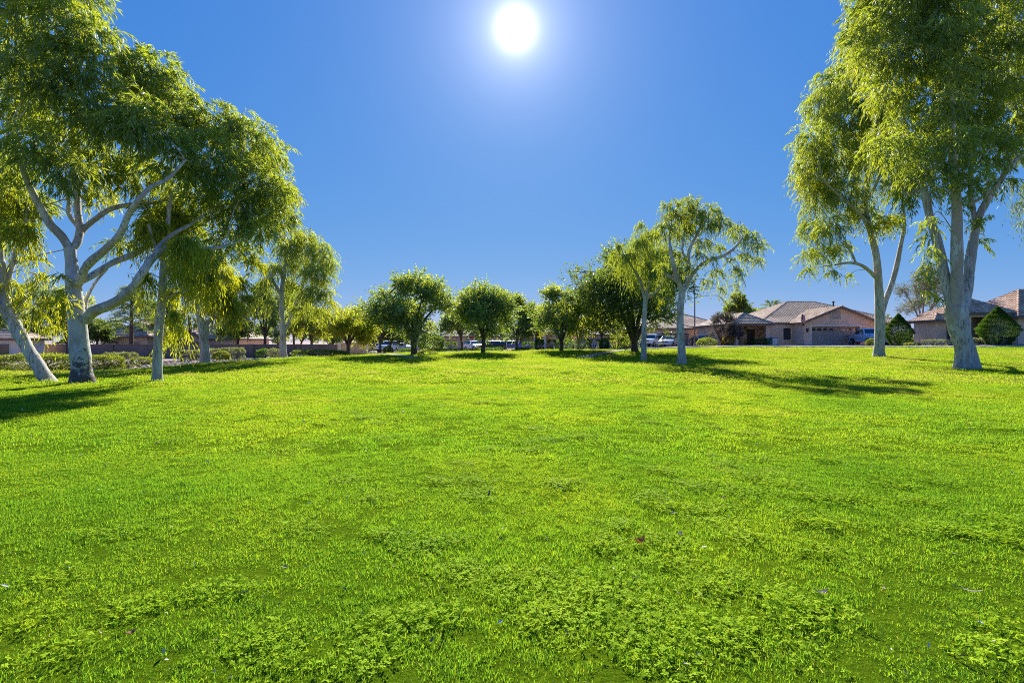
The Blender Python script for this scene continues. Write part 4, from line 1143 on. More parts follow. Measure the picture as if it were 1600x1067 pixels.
class House:
    def __init__(s, name, label, px, D, rz=0.0, fine=True, tile=None, wall=None, group='houses along the street', dz=0.0):
        x = X(px, D); s.z = G(x, D) + dz
        s.root = thing(name, label, 'house', (x, D, s.z), rz, group)
        s.fine = fine; s.tile = tile or M_TILE; s.wm = wall or M_STUCCO
        s.k = dict(rib=0.32) if fine else dict(rib=0)

    def wall(s, x0, x1, y0, y1, z1, z0=-0.5, mat=None):
        return MB().box(x0, x1, y0, y1, z0, z1).build('wall', mat or s.wm, s.root)

    def front_opening(s, x0, x1, y, z1, ox0, ox1, oz1, thick=0.3, mat=None):
        """front wall with one opening down to the ground"""
        m = MB().box(x0, ox0, y, y + thick, -0.5, z1).box(ox1, x1, y, y + thick, -0.5, z1).box(ox0, ox1, y + 0.001, y + thick, oz1, z1)
        return m.build('wall', mat or s.wm, s.root)

    def plinth(s, x0, x1, y, h=0.7):
        return MB().box(x0, x1, y - 0.05, y + 0.05, -0.4, h, 0.01).build('plinth', M_STUCCO2, s.root)

    def hip(s, x0, x1, y0, y1, ze, zr, over=0.5):
        x0, x1, y0, y1 = x0 - over, x1 + over, y0 - over, y1 + over
        w, d = x1 - x0, y1 - y0
        if w >= d:
            ra, rb_ = (x0 + d / 2, (y0 + y1) / 2, zr), (x1 - d / 2 - 1e-3, (y0 + y1) / 2, zr)
        else:
            ra, rb_ = ((x0 + x1) / 2, y0 + w / 2, zr), ((x0 + x1) / 2, y1 - w / 2, zr)
        A, B, C, Dd = (x0, y0, ze), (x1, y0, ze), (x1, y1, ze), (x0, y1, ze)
        m = MB()
        if w >= d:
            for pl in ((A, B, rb_, ra), (B, C, rb_), (C, Dd, ra, rb_), (Dd, A, ra)): roof_plane(m, pl, **s.k)
            hips = ((A, ra), (B, rb_), (C, rb_), (Dd, ra), (ra, rb_))
        else:
            for pl in ((A, B, ra), (B, C, rb_, ra), (C, Dd, rb_), (Dd, A, ra, rb_)): roof_plane(m, pl, **s.k)
            hips = ((A, ra), (B, ra), (C, rb_), (Dd, rb_), (ra, rb_))
        o = m.build('roof', s.tile, s.root)
        c = MB()
        for a, b in hips: ridge_caps(c, a, b)
        c.build('ridge_tiles', s.tile, o)
        f = MB()
        t = 0.06
        f.box(x0, x1, y0 - t + 0.02, y0 + 0.02, ze - 0.2, ze + 0.02).box(x0, x1, y1 - 0.02, y1 + t - 0.02, ze - 0.2, ze + 0.02)
        f.box(x0 - t + 0.02, x0 + 0.02, y0 + 0.03, y1 - 0.03, ze - 0.2, ze + 0.015).box(x1 - 0.02, x1 + t - 0.02, y0 + 0.03, y1 - 0.03, ze - 0.2, ze + 0.015)
        f.box(x0 + 0.03, x1 - 0.03, y0 + 0.03, y1 - 0.03, ze - 0.19, ze - 0.15)
        f.build('fascia', M_FASCIA, o)
        return o

    def gable(s, x0, x1, y0, y1, ze, zr, over=0.45):
        """ridge runs front to back"""
        cx = (x0 + x1) / 2
        sl = (zr - ze) / ((x1 - x0) / 2 + over)
        xa, xb, ya = x0 - over, x1 + over, y0 - over
        m = MB()
        roof_plane(m, [(xa, y1, ze), (xa, ya, ze), (cx, ya, zr), (cx, y1, zr)], **s.k)
        roof_plane(m, [(xb, ya, ze), (xb, y1, ze), (cx, y1, zr), (cx, ya, zr)], **s.k)
        o = m.build('roof', s.tile, s.root)
        c = MB(); ridge_caps(c, (cx, ya, zr), (cx, y1, zr)); c.build('ridge_tiles', s.tile, o)
        f = MB()
        f.prism([(xa, ze - 0.2), (cx, zr - 0.2), (xb, ze - 0.2), (xb, ze + 0.02), (cx, zr + 0.03), (xa, ze + 0.02)], ya - 0.04, ya + 0.03)
        f.prism([(xa, ze - 0.04), (cx, zr - 0.04), (xb, ze - 0.04), (xb, ze - 0.005), (cx, zr - 0.005), (xa, ze - 0.005)], ya + 0.04, y1 - 0.05)
        f.build('fascia', M_FASCIA, o)
        MB().prism([(x0, ze - 0.3), (x1, ze - 0.3), (x1, ze + sl * over - 0.06), (cx, zr - 0.08), (x0, ze + sl * over - 0.06)], y0 + 0.004, y0 + 0.25).build('gable_wall', s.wm, s.root)
        return o

    def window(s, x0, x1, z0, z1, y, mull=1, frame=None):
        t = 0.07
        m = MB().box(x0 - t, x1 + t, y - 0.06, y + 0.02, z1, z1 + t).box(x0 - t, x1 + t, y - 0.09, y + 0.02, z0 - t, z0)
        m.box(x0 - t, x0, y - 0.058, y + 0.02, z0, z1).box(x1, x1 + t, y - 0.058, y + 0.02, z0, z1)
        for k in range(1, mull + 1):
            xm = x0 + (x1 - x0) * k / (mull + 1)
            m.box(xm - 0.025, xm + 0.025, y - 0.04, y + 0.015, z0, z1)
        o = m.build('window', frame or M_TRIM, s.root)
        MB().box(x0, x1, y - 0.018, y + 0.01, z0, z1).build('pane', M_GLASS, o)
        return o

    def garage_door(s, x0, x1, z1, y, mat=None, lites=False):
        o = MB().box(x0 - 0.01, x1 + 0.01, y + 0.03, y + 0.08, -0.2, z1).build('garage_door', mat or M_GDOOR, s.root)
        rows = 4; hh = z1 / rows
        for r in range(rows):
            m = MB()
            n = 8
            m.box(x0, x1, y, y + 0.03, r * hh + 0.015, (r + 1) * hh - 0.015, 0.006)
            w = (x1 - x0) / n
            for k in range(n):
                if lites and r == rows - 1: continue
                m.box(x0 + k * w + 0.08, x0 + (k + 1) * w - 0.08, y - 0.014, y + 0.002, r * hh + 0.1, (r + 1) * hh - 0.1, 0.008)
            m.build('panel', mat or M_GDOOR, o)
        if lites:
            n = 8; w = (x1 - x0) / n
            for k in range(n):
                cxm = x0 + (k + 0.5) * w
                a = [(cxm - w * 0.36, z1 - hh + 0.12), (cxm + w * 0.36, z1 - hh + 0.12)]
                a += [(cxm + w * 0.36 * math.cos(q), z1 - hh + 0.25 + 0.16 * math.sin(q)) for q in np.linspace(0, math.pi, 7)]
                MB().prism(a, y - 0.012, y - 0.002).build('door_glass', M_GLASS, o)
        return o

    def part(s, name, mb, mat, smooth=False): return mb.build(name, mat, s.root, smooth)


# --- house with the gabled garage, right
h = House('house', 'tan single storey house with gabled double garage and small flag', 1256, 60)
h.front_opening(0, 8.5, 0, 2.75, 0.95, 6.55, 2.28)
h.wall(0, 0.3, 0.3, 6, 2.75); h.wall(8.2, 8.5, 0.3, 6, 2.75)
h.garage_door(0.95, 6.55, 2.27, 0.3, lites=True)
h.part('garage_trim', MB().box(0.75, 6.75, -0.06, 0.02, 2.30, 2.50).box(0.72, 0.93, -0.05, 0.02, -0.3, 2.28).box(6.57, 6.78, -0.05, 0.02, -0.3, 2.28), M_TRIM)
h.plinth(0.0, 0.70, 0, 0.75); h.plinth(6.80, 8.5, 0, 0.75)
h.gable(0, 8.5, 0, 9, 2.72, 4.65)
vent = h.part('gable_vent', MB().box(3.10, 4.42, -0.07, 0.0, 3.02, 4.02, 0.02), M_TRIM)
sl = MB()
for k in range(6): sl.box(3.22, 4.30, -0.10, -0.072, 3.12 + k * 0.14, 3.22 + k * 0.14)
sl.prism([(3.22, 3.97)] + [(3.76 - 0.54 * math.cos(q), 3.97 + 0.22 * math.sin(q)) for q in np.linspace(0, math.pi, 7)][1:-1] + [(4.30, 3.97)], -0.10, -0.0)
sl.build('slat', M_GDOOR, vent)
h.wall(-3.1, 0, 2.6, 14, 2.75); h.wall(-7.4, -3.1, 4.6, 14, 2.75); h.wall(8.5, 14.0, 5.2, 16, 2.75)
h.window(-1.05, -0.15, 0.75, 2.2, 2.6, 0)
h.hip(-3.6, 14.0, 3.0, 17, 2.80, 5.95)
# porch at the left: posts, beam, hipped roof, entrance door
for xx in (-7.35, -3.45):
    h.part('porch_pillar', MB().box(xx, xx + 0.42, 1.9, 2.32, -0.3, 2.45, 0.02).box(xx - 0.08, xx + 0.5, 1.82, 2.40, -0.3, 0.8, 0.02), M_STUCCO2)
h.part('porch_beam', MB().box(-7.36, -3.02, 1.95, 2.27, 2.45, 2.72), M_STUCCO)
h.hip(-7.4, -3.05, 1.95, 14, 2.68, 4.1, 0.45)
d = h.part('front_door', MB().box(-4.55, -3.6, 4.52, 4.62, -0.2, 2.1, 0.01).box(-4.45, -4.15, 4.49, 4.53, 0.3, 1.9, 0.01).box(-4.0, -3.7, 4.49, 4.53, 0.3, 1.9, 0.01), M_DOOR)
MB().box(-3.74, -3.68, 4.44, 4.52, 0.95, 1.1, 0.01).build('handle', M_TRIM, d)
h.window(-6.9, -5.5, 0.7, 2.1, 4.6, 1)
h.part('wall_lamp', MB().box(0.28, 0.46, -0.16, 0.0, 1.65, 2.0, 0.02).box(0.24, 0.5, -0.18, 0.0, 2.0, 2.06), M_BLACKM)
h.part('wall_lamp', MB().box(7.0, 7.18, -0.16, 0.0, 1.65, 2.0, 0.02).box(6.96, 7.22, -0.18, 0.0, 2.0, 2.06), M_BLACKM)
h.part('roof_vent', MB().lathe([(0.09, 4.9), (0.09, 5.75), (0.17, 5.76), (0.17, 5.86), (0.05, 5.92)], 8.6, 8.2, 10), M_BLACKM)
h.part('roof_vent', MB().lathe([(0.06, 3.0), (0.06, 4.25), (0.02, 4.27)], -5.4, 9.0, 8), M_WHITE)
HA = h

# --- house at the right edge with barrel tiles
h = House('house', 'pink stucco house with terracotta barrel tile roof at the right edge', 1505, 50, tile=M_TILE_R, wall=M_STUCCO2)
h.front_opening(-0.05, 4.75, 0, 3.15, 0.75, 2.6, 2.75)
h.wall(-0.05, 0.25, 0.3, 4.4, 3.15); h.wall(4.45, 4.75, 0.3, 4.4, 3.15); h.wall(0.26, 4.44, 1.9, 2.2, 3.1)
h.part('entry_trim', MB().box(0.55, 2.8, -0.07, 0.0, 2.75, 2.98).box(0.55, 0.75, -0.05, 0.01, -0.3, 2.75), M_TRIM)
d = h.part('front_door', MB().box(1.35, 2.35, 1.82, 1.9, -0.2, 2.2, 0.01).box(1.47, 1.80, 1.79, 1.83, 0.3, 2.0, 0.01).box(1.9, 2.23, 1.79, 1.83, 0.3, 2.0, 0.01), M_DOOR)
MB().box(2.26, 2.32, 1.74, 1.82, 0.95, 1.1, 0.01).build('handle', M_TRIM, d)
h.hip(-0.05, 4.75, 0, 4.4, 3.12, 4.7, 0.45)
h.wall(-2.0, -0.06, 0.9, 3.6, 2.45); h.hip(-2.0, -0.06, 0.9, 3.6, 2.45, 3.2, 0.4)
h.window(-1.0, -0.5, 0.6, 2.0, 0.9, 0)
h.wall(4.76, 15, -0.6, 7, 2.75); h.hip(4.76, 15, -0.6, 7, 2.75, 5.7, 0.5)
h.window(5.6, 8.0, 0.5, 2.15, -0.6, 2, M_WHITE)
h.part('lintel', MB().box(5.3, 8.3, -0.70, -0.602, 2.26, 2.44), M_TRIM)
h.part('step', MB().box(0.4, 2.9, -0.9, -0.02, -0.3, 0.16, 0.02), M_CONC)

# --- hipped house with garage behind the parked cars
h = House('house', 'sandy hipped house with wide garage behind the white and silver cars', 1012, 75, fine=False, wall=M_STUCCO3)
h.front_opening(0, 6.4, 0, 2.75, 1.1, 6.0, 2.05)
h.wall(0, 0.3, 0.3, 8, 2.75); h.wall(6.1, 6.4, 0.3, 8, 2.75)
h.garage_door(1.1, 6.0, 2.04, 0.3)
h.part('garage_trim', MB().box(0.8, 6.25, -0.06, 0.02, 2.07, 2.30), M_TRIM)
h.wall(6.4, 13, 1.0, 11, 2.75)
h.window(7.2, 8.1, 1.0, 2.1, 1.0, 0, M_WHITE); h.window(9.3, 11.2, 0.8, 2.1, 1.0, 1, M_WHITE)
h.hip(0, 6.4, 0, 11, 2.8, 4.0); h.hip(-1, 13, 1.2, 13, 2.82, 5.35)

# --- houses beyond the street, centre
h = House('house', 'low pink walled house half hidden behind the large dark green tree', 908, 86, fine=False, wall=M_STUCCO2, dz=-0.1)
h.wall(0, 9.5, 0, 9, 2.5); h.hip(0, 9.5, 0, 9, 2.5, 4.4); h.window(6.2, 8.0, 0.8, 2.0, 0, 1, M_WHITE)
h.part('garage_door', MB().box(1.2, 5.4, -0.04, 0.02, -0.2, 1.9), M_GDOOR_L)
h = House('house', 'pink house with tall porch posts behind the row of clipped shrubs', 806, 82, fine=False, wall=M_STUCCO2)
h.wall(0, 9.6, 1.6, 10, 2.7)
for xx in (0.1, 1.6, 2.9, 4.4, 6.0): h.part('porch_pillar', MB().box(xx, xx + 0.4, 0.2, 0.6, -0.3, 2.5, 0.02), M_TRIM)
h.part('porch_beam', MB().box(0, 6.5, 0.15, 0.65, 2.5, 2.75), M_STUCCO2)
h.window(0.7, 1.4, 0.7, 2.0, 1.6, 0, M_WHITE); h.window(3.4, 4.2, 0.7, 2.0, 1.6, 0, M_WHITE); h.window(7.0, 8.6, 0.7, 2.0, 1.6, 1, M_WHITE)
h.hip(0, 9.6, 0.2, 10, 2.75, 4.7)
h = House('house', 'house with long tiled roof and pale garage door behind the stop sign', 689, 88, fine=False, wall=M_STUCCO2)
h.wall(0, 3.6, 0.8, 10, 2.5); h.window(0.9, 2.5, 0.6, 1.7, 0.8, 1, M_TRIM)
h.front_opening(3.6, 9.4, 0, 2.5, 4.0, 7.4, 2.0); h.garage_door(4.0, 7.4, 1.99, 0.3, M_GDOOR_L)
h.wall(3.6, 3.9, 0.3, 9, 2.5); h.wall(9.1, 9.4, 0.3, 9, 2.5)
h.hip(0, 10.5, 0.4, 11, 2.5, 5.0); h.hip(3.6, 9.4, 0, 6, 2.52, 3.5)
h = House('house', 'tan gabled house seen behind the trunk of the wide round tree', 622, 90, fine=False, wall=M_STUCCO3)
h.wall(0, 6.2, 0, 9, 2.4); h.hip(0, 6.2, 0, 9, 2.4, 4.2); h.window(1.0, 2.2, 0.8, 1.8, 0, 1, M_WHITE); h.window(3.6, 4.4, 0.8, 1.8, 0, 0, M_WHITE)
h = House('house', 'house with open carport behind the red car', 556, 96, fine=False, wall=M_STUCCO3)
h.wall(0, 2, 0, 9, 2.6); h.wall(2, 7.6, 4, 9, 2.6, mat=M_FASCIA); h.wall(7.6, 8.2, 0, 9, 2.6); h.hip(0, 8.2, 0, 9, 2.6, 4.4)

# --- houses behind the block wall, left
h = House('house', 'pale stucco house corner with dark window at the left edge', -60, 46, fine=False, wall=M_TRIM, dz=-0.4)
h.wall(0, 5.1, 0, 2.6, 2.45); h.window(3.45, 4.35, 0.45, 1.95, 0, 0, M_WHITE); h.hip(0, 5.1, 0, 2.6, 2.45, 3.2, 0.35)
h = House('house', 'brown tiled bungalow roof behind the pine over the block wall', 158, 62, fine=False, wall=M_STUCCO3, dz=-0.5)
h.wall(0, 5.6, 0, 9, 2.75); h.hip(0, 5.6, 0, 9, 2.75, 4.6); h.window(1.0, 2.2, 1.0, 2.1, 0, 1, M_WHITE); h.window(3.9, 4.7, 1.0, 2.1, 0, 0, M_WHITE)
h = House('house', 'pale brown tiled roof above the block wall beside the small palm', 282, 68, fine=False, wall=M_STUCCO2, dz=-0.4)
h.wall(0, 7.5, 0, 9, 2.3); h.gable(0, 3.6, -1, 6, 2.2, 3.5); h.hip(0, 7.5, 0, 9, 2.3, 4.7)
h = House('house', 'grey brown roof seen low over the wall right of the pine', 226, 74, fine=False, wall=M_STUCCO3, dz=-0.3)
h.wall(0, 4.2, 0, 8, 2.2); h.hip(0, 4.2, 0, 8, 2.2, 3.9)

drape_strip('driveway', [(38.3, 52.5), (38.2, 56), (38.0, 60.2)], 6.0, M_CONC, 0.07)
drape_strip('driveway', [(20.5, 58.5), (22.5, 66), (24.5, 75.2)], 5.2, M_CONC, 0.07)
drape_strip('driveway', [(-6.5, 67), (-6.5, 77), (-6.0, 88.2)], 4.4, M_CONC, 0.07)
drape_strip('driveway', [(-20, 66.5), (-21, 80), (-22.5, 96)], 7.0, M_CONC, 0.07)

# ------------------------------------------------------------------ block wall on the left
M_BLOCK = None
t = NT('block_wall')
tc = t.n('ShaderNodeTexCoord')
br = t.n('ShaderNodeTexBrick'); br.inputs['Scale'].default_value = 1.0
br.inputs['Brick Width'].default_value = 0.4; br.inputs['Row Height'].default_value = 0.2; br.inputs['Mortar Size'].default_value = 0.008
br.inputs['Color1'].default_value = (0.175, 0.125, 0.105, 1); br.inputs['Color2'].default_value = (0.21, 0.155, 0.13, 1); br.inputs['Mortar'].default_value = (0.10, 0.085, 0.08, 1)
mp = t.n('ShaderNodeMapping'); mp.inputs['Rotation'].default_value = (R(90), 0, 0); t.l(tc.outputs['Object'], mp.inputs['Vector']); t.l(mp.outputs[0], br.inputs['Vector'])
c2 = t.mix(t.ramp(t.noise(0.7, 5), [(0.35, (0, 0, 0)), (0.75, (1, 1, 1))]), br.outputs['Color'], (0.24, 0.18, 0.155))
M_BLOCK = t.done(t.pbsdf(c2, 0.9, 0, 0.2, t.bump(br.outputs['Fac'], -0.4, 0.01)))
x0w, x1w, Dw, topw = X(30, 50), X(540, 50), 50.0, 1.22
zb = min(G(x, Dw) for x in np.linspace(x0w, x1w, 12)) - 0.2
gw = thing('garden_wall', 'long grey brown block wall behind the gravel bed', 'wall', ((x0w + x1w) / 2, Dw, zb))
npan = 7; wpan = (x1w - x0w) / npan
for k in range(npan + 1):
    xx = -(x1w - x0w) / 2 + k * wpan
    MB().box(xx - 0.22, xx + 0.22, -0.22, 0.22, 0, topw - zb + 0.03, 0.01).build('pilaster', M_BLOCK, gw)
    if k < npan:
        MB().box(xx + 0.22, xx + wpan - 0.22, -0.1, 0.1, 0, topw - zb - 0.06).build('wall_panel', M_BLOCK, gw)
        MB().box(xx + 0.23, xx + wpan - 0.23, -0.13, 0.13, topw - zb - 0.06, topw - zb, 0.008).build('cap', M_BLOCK, gw)
zb = G(-14.8, 47) - 0.2
gw = thing('garden_wall', 'short beige stucco wall end right of the long block wall', 'wall', (-14.6, 47, zb))
hgt = 1.42 - zb
MB().box(-1.0, 1.0, -0.1, 0.1, 0, hgt - 0.08).build('wall_panel', M_STUCCO2, gw)
MB().box(-1.35, -1.0, -0.2, 0.2, 0, hgt, 0.01).build('pilaster', M_TRIM, gw)
MB().box(1.0, 1.35, -0.2, 0.2, 0, hgt, 0.01).build('pilaster', M_TRIM, gw)
MB().box(-0.99, 0.99, -0.14, 0.14, hgt - 0.08, hgt - 0.01, 0.01).build('cap', M_TRIM, gw)
# ------------------------------------------------------------------ shrubs
def shrub(label, px, D, w, h, shape, leaf, seed, n=2600, L=0.09, W=0.05, group=None, name='shrub', dz=0.0, depth=None, cat='shrub'):
    """w, h in metres"""
    g = np.random.default_rng(seed)
    x0 = X(px, D)
    zb = (lawn_z(np.array([x0]), np.array([D]))[0] - 0.03 if D < YL(np.array([x0]))[0] else G(x0, D)) + dz
    root = thing(name, label, cat, (x0, D, zb), group=group)
    dp = depth or w * 0.9
    u = unit(g.normal(size=(n, 3)))
    if shape == 'cone':
        v = g.random(n) ** 0.8
        a = g.random(n) * 6.283
        prof = np.interp(v, [0, 0.12, 0.42, 0.75, 1.0], [0.45, 0.62, 1.0, 0.5, 0.02])
        rr = prof * (0.75 + 0.25 * g.random(n) ** 0.5) * (1 + 0.06 * np.sin(5 * a) + 0.05 * np.sin(9 * v * 6 + a))
        p = np.stack([np.cos(a) * rr * w / 2, np.sin(a) * rr * dp / 2, v * h], 1)
        d = unit(np.stack([np.cos(a) * 0.7, np.sin(a) * 0.7, np.full(n, 0.9)], 1) + g.normal(0, 0.35, (n, 3)))
    else:
        e = {'box': 0.42, 'round': 1.0, 'mat': 0.7}[shape]
        q = np.sign(u) * np.abs(u) ** e
        q = q / (np.abs(q).max(1, keepdims=True) ** (1 - e) + 1e-9) if shape == 'box' else q
        lump = 1 + 0.08 * np.sin(q[:, 0] * 7 + seed) * np.sin(q[:, 1] * 6) + 0.06 * np.sin(q[:, 2] * 8 + q[:, 0] * 5)
        rr = (0.72 + 0.28 * g.random(n) ** 0.5) * lump
        p = q * rr[:, None] * np.array([w / 2, dp / 2, h * 0.55]) + np.array([0, 0, h * 0.47])
        keep = p[:, 2] > 0.02; p = p[keep]; u = u[keep]
        d = unit(u + np.array([0, 0, 0.35]) + g.normal(0, 0.6, (len(p), 3)))
    m = len(p)
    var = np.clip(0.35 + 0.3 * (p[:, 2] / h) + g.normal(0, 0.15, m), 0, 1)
    v, f, a_ = leaf_arrays(p, d, L * (0.7 + 0.6 * g.random(m)), W * (0.7 + 0.6 * g.random(m)), var, g, droop=0.05)
    link_mesh('foliage', fast_mesh('foliage', v, f, leaf, False, a_), root)
    st = MB()
    for k in range(9):
        a = k * 0.7 + g.random()
        e = np.array([math.cos(a) * w * 0.36, math.sin(a) * dp * 0.36, h * g.uniform(0.5, 0.8)])
        st.tube([(0.04 * math.cos(a), 0.04 * math.sin(a), -0.06), tuple(e * 0.5 + np.array([0, 0, h * 0.1])), tuple(e)], [0.03 * max(0.5, min(1.5, h)), 0.02, 0.008], 5)
    o = st.build('stems', M_BARK_D, root, True); o['kind'] = 'stuff'
    return root


M_SHRUB = mat_leaf('shrub_leaf', (0.08, 0.15, 0.04), (0.22, 0.28, 0.06), (0.45, 0.50, 0.04), 0.42, 0.5, 0.25)
M_SHRUB_S = mat_leaf('sage_leaf', (0.11, 0.14, 0.07), (0.27, 0.30, 0.16), (0.42, 0.45, 0.12), 0.38, 0.6, 0.2)
M_SHRUB_D = mat_leaf('dark_shrub_leaf', (0.03, 0.095, 0.03), (0.09, 0.19, 0.04), (0.22, 0.38, 0.02), 0.4, 0.5, 0.25)
M_SHRUB_C = mat_leaf('conifer_leaf', (0.018, 0.06, 0.02), (0.06, 0.14, 0.035), (0.16, 0.30, 0.02), 0.35, 0.6, 0.15)
M_SHRUB_Y = mat_leaf('golden_leaf', (0.16, 0.12, 0.02), (0.34, 0.26, 0.05), (0.5, 0.38, 0.04), 0.4, 0.5, 0.25)
GB = 'shrubs in the left hand bed'
s = shrub
s('long low spreading hedge behind the leaning trunk', 60, 25.2, 4.6, 0.78, 'mat', M_SHRUB, 301, 14000, 0.10, 0.035, GB, 'hedge', depth=1.7, cat='hedge')
s('low spreading hedge running out of the left edge', -90, 25.6, 5.0, 0.78, 'mat', M_SHRUB, 302, 12000, 0.10, 0.035, GB, 'hedge', depth=1.7, cat='hedge')
s('spreading juniper mound just right of the big trunk', 162, 25.6, 1.6, 0.72, 'mat', M_SHRUB, 303, 6000, 0.10, 0.03, GB)
s('grey green rounded bush between mound and slim trunk', 192, 27, 1.15, 0.82, 'box', M_SHRUB_S, 304, 5000, 0.07, 0.03, GB)
s('low flat bush right of the grey green bush', 222, 29.5, 1.1, 0.42, 'mat', M_SHRUB, 305, 3200, 0.07, 0.035, GB)
s('clipped bush just left of the gravel bed gum', 300, 33, 1.05, 0.72, 'box', M_SHRUB_S, 306, 4200, 0.07, 0.035, GB)
s('clipped bush right behind the gravel bed gum', 336, 36, 0.95, 0.78, 'box', M_SHRUB_S, 307, 3600, 0.07, 0.035, GB)
s('rounded bush between the two clipped bushes', 346, 33.2, 1.0, 0.62, 'round', M_SHRUB, 308, 3600, 0.07, 0.035, GB)
s('square clipped bush at the right of the bush group', 366, 35, 1.15, 0.84, 'box', M_SHRUB_S, 309, 4200, 0.07, 0.035, GB)
s('small dark plant at the foot of the block wall', 412, 48.5, 1.5, 0.8, 'round', M_SHRUB_D, 310, 1800, 0.12, 0.05, GB)
s('loose pale plant before the wall beside the forked gum', 427, 46, 1.2, 0.8, 'round', M_SHRUB_S, 311, 1500, 0.12, 0.04, GB)
s('flat topped green hedge before the right end of the wall', 500, 40.6, 4.3, 0.52, 'mat', M_SHRUB, 312, 9000, 0.09, 0.04, GB, 'hedge', depth=1.4, cat='hedge')
CB = 'shrubs beyond the centre of the lawn'
s('small clipped bush before the red car', 578, 62, 1.0, 0.9, 'box', M_SHRUB_S, 320, 1500, 0.12, 0.06, CB)
s('small round bush before the white van', 606, 60, 1.1, 0.9, 'round', M_SHRUB, 321, 1500, 0.12, 0.06, CB)
s('dark low bush beside the path at the wide tree', 636, 47.5, 1.5, 0.45, 'mat', M_SHRUB_D, 322, 1800, 0.10, 0.05, CB)
s('big dense green bush right of the wide tree trunk', 674, 60, 3.0, 2.2, 'round', M_SHRUB_D, 323, 7000, 0.15, 0.07, CB)
s('dark clipped bush before the house wall behind the stop sign', 705, 76, 1.6, 1.4, 'box', M_SHRUB_D, 324, 1800, 0.14, 0.07, CB)
s('small pale bush left of the dark clipped bush', 689, 74, 1.3, 0.9, 'round', M_SHRUB_S, 325, 1400, 0.14, 0.06, CB)
s('long low ground cover strip left of the stop sign tree', 705, 53, 6.5, 0.42, 'mat', M_SHRUB, 326, 6000, 0.10, 0.045, CB, 'ground_cover', depth=1.6)
s('long low ground cover strip right of the stop sign tree', 790, 55.5, 6.2, 0.5, 'mat', M_SHRUB_D, 327, 6000, 0.10, 0.045, CB, 'ground_cover', depth=1.6)
s('small bush beside the path end', 668, 39, 1.5, 0.28, 'mat', M_SHRUB, 328, 1800, 0.08, 0.04, CB)
for i, (px, D, w, h, sh, lf, lab) in enumerate([(826, 62, 1.5, 1.1, 'box', M_SHRUB_D, 'dark shrub left of the clipped row behind the blue car'), (843, 56, 0.9, 1.25, 'box', M_SHRUB_D, 'narrow dark shrub at the left end of the clipped row'),
                                                (862, 57, 0.9, 1.3, 'box', M_SHRUB, 'slim light shrub second in the clipped row'), (882, 55.5, 2.1, 1.35, 'round', M_SHRUB_D, 'large dark rounded shrub under the upright tree'),
                                                (910, 56, 2.0, 1.35, 'round', M_SHRUB_D, 'large rounded shrub right of the upright tree trunk'), (928, 57, 1.4, 1.2, 'box', M_SHRUB_S, 'pale shrub in the middle of the clipped row'),
                                                (944, 55, 1.0, 1.2, 'round', M_SHRUB_D, 'small round shrub above the path'), (962, 56, 2.2, 1.3, 'box', M_SHRUB_D, 'wide clipped hedge left of the large tree trunk'), (984, 56, 2.2, 1.35, 'box', M_SHRUB_D, 'wide clipped hedge behind the large tree trunk')]):
    s(lab, px, D, w, h, sh, lf, 330 + i, 2600, 0.11, 0.055, 'clipped shrubs in a row beyond the lawn')
s('bright leafy yellow green bush behind the clipped row', 968, 66, 2.2, 2.3, 'round', M_LEAF_L, 341, 1800, 0.2, 0.1, CB)
RB = 'shrubs before the right hand houses'
s('round pale green bush before the garage house, left of the dry tree', 1104, 53, 2.0, 0.95, 'round', M_SHRUB, 350, 4000, 0.10, 0.05, RB)
s('golden orange bush under the dry tree', 1138, 62, 1.5, 1.4, 'round', M_SHRUB_Y, 351, 2200, 0.12, 0.06, RB)
s('tall pale green bush right of the dry tree', 1157, 65, 1.3, 2.7, 'box', M_LEAF_L, 352, 2600, 0.13, 0.06, RB)
s('low bush before the pickup', 1361, 51, 0.9, 0.75, 'round', M_SHRUB, 353, 2000, 0.09, 0.045, RB)
s('dark green pointed conifer bush right of the tall narrow gum', 1404, 52, 2.7, 3.2, 'cone', M_SHRUB_C, 354, 30000, 0.10, 0.03, RB, 'conifer_bush')
s('dark green pointed conifer bush before the right edge house', 1559, 46.5, 3.3, 3.55, 'cone', M_SHRUB_C, 355, 34000, 0.10, 0.03, RB, 'conifer_bush')
s('large dry looking bush left of the right edge house', 1453, 53, 1.7, 0.9, 'round', M_SHRUB_S, 356, 2600, 0.10, 0.045, RB)
s('flat topped clipped bush left of the thick trunk', 1461, 47.5, 1.5, 0.65, 'box', M_SHRUB_S, 357, 2600, 0.08, 0.04, RB)
s('rounded pale bush right of the thick trunk', 1523, 47, 1.3, 0.75, 'box', M_SHRUB_S, 358, 2600, 0.08, 0.04, RB)
s('small green tuft at the foot of the left conifer bush', 1425, 49, 1.2, 0.35, 'mat', M_SHRUB, 359, 1500, 0.08, 0.04, RB)


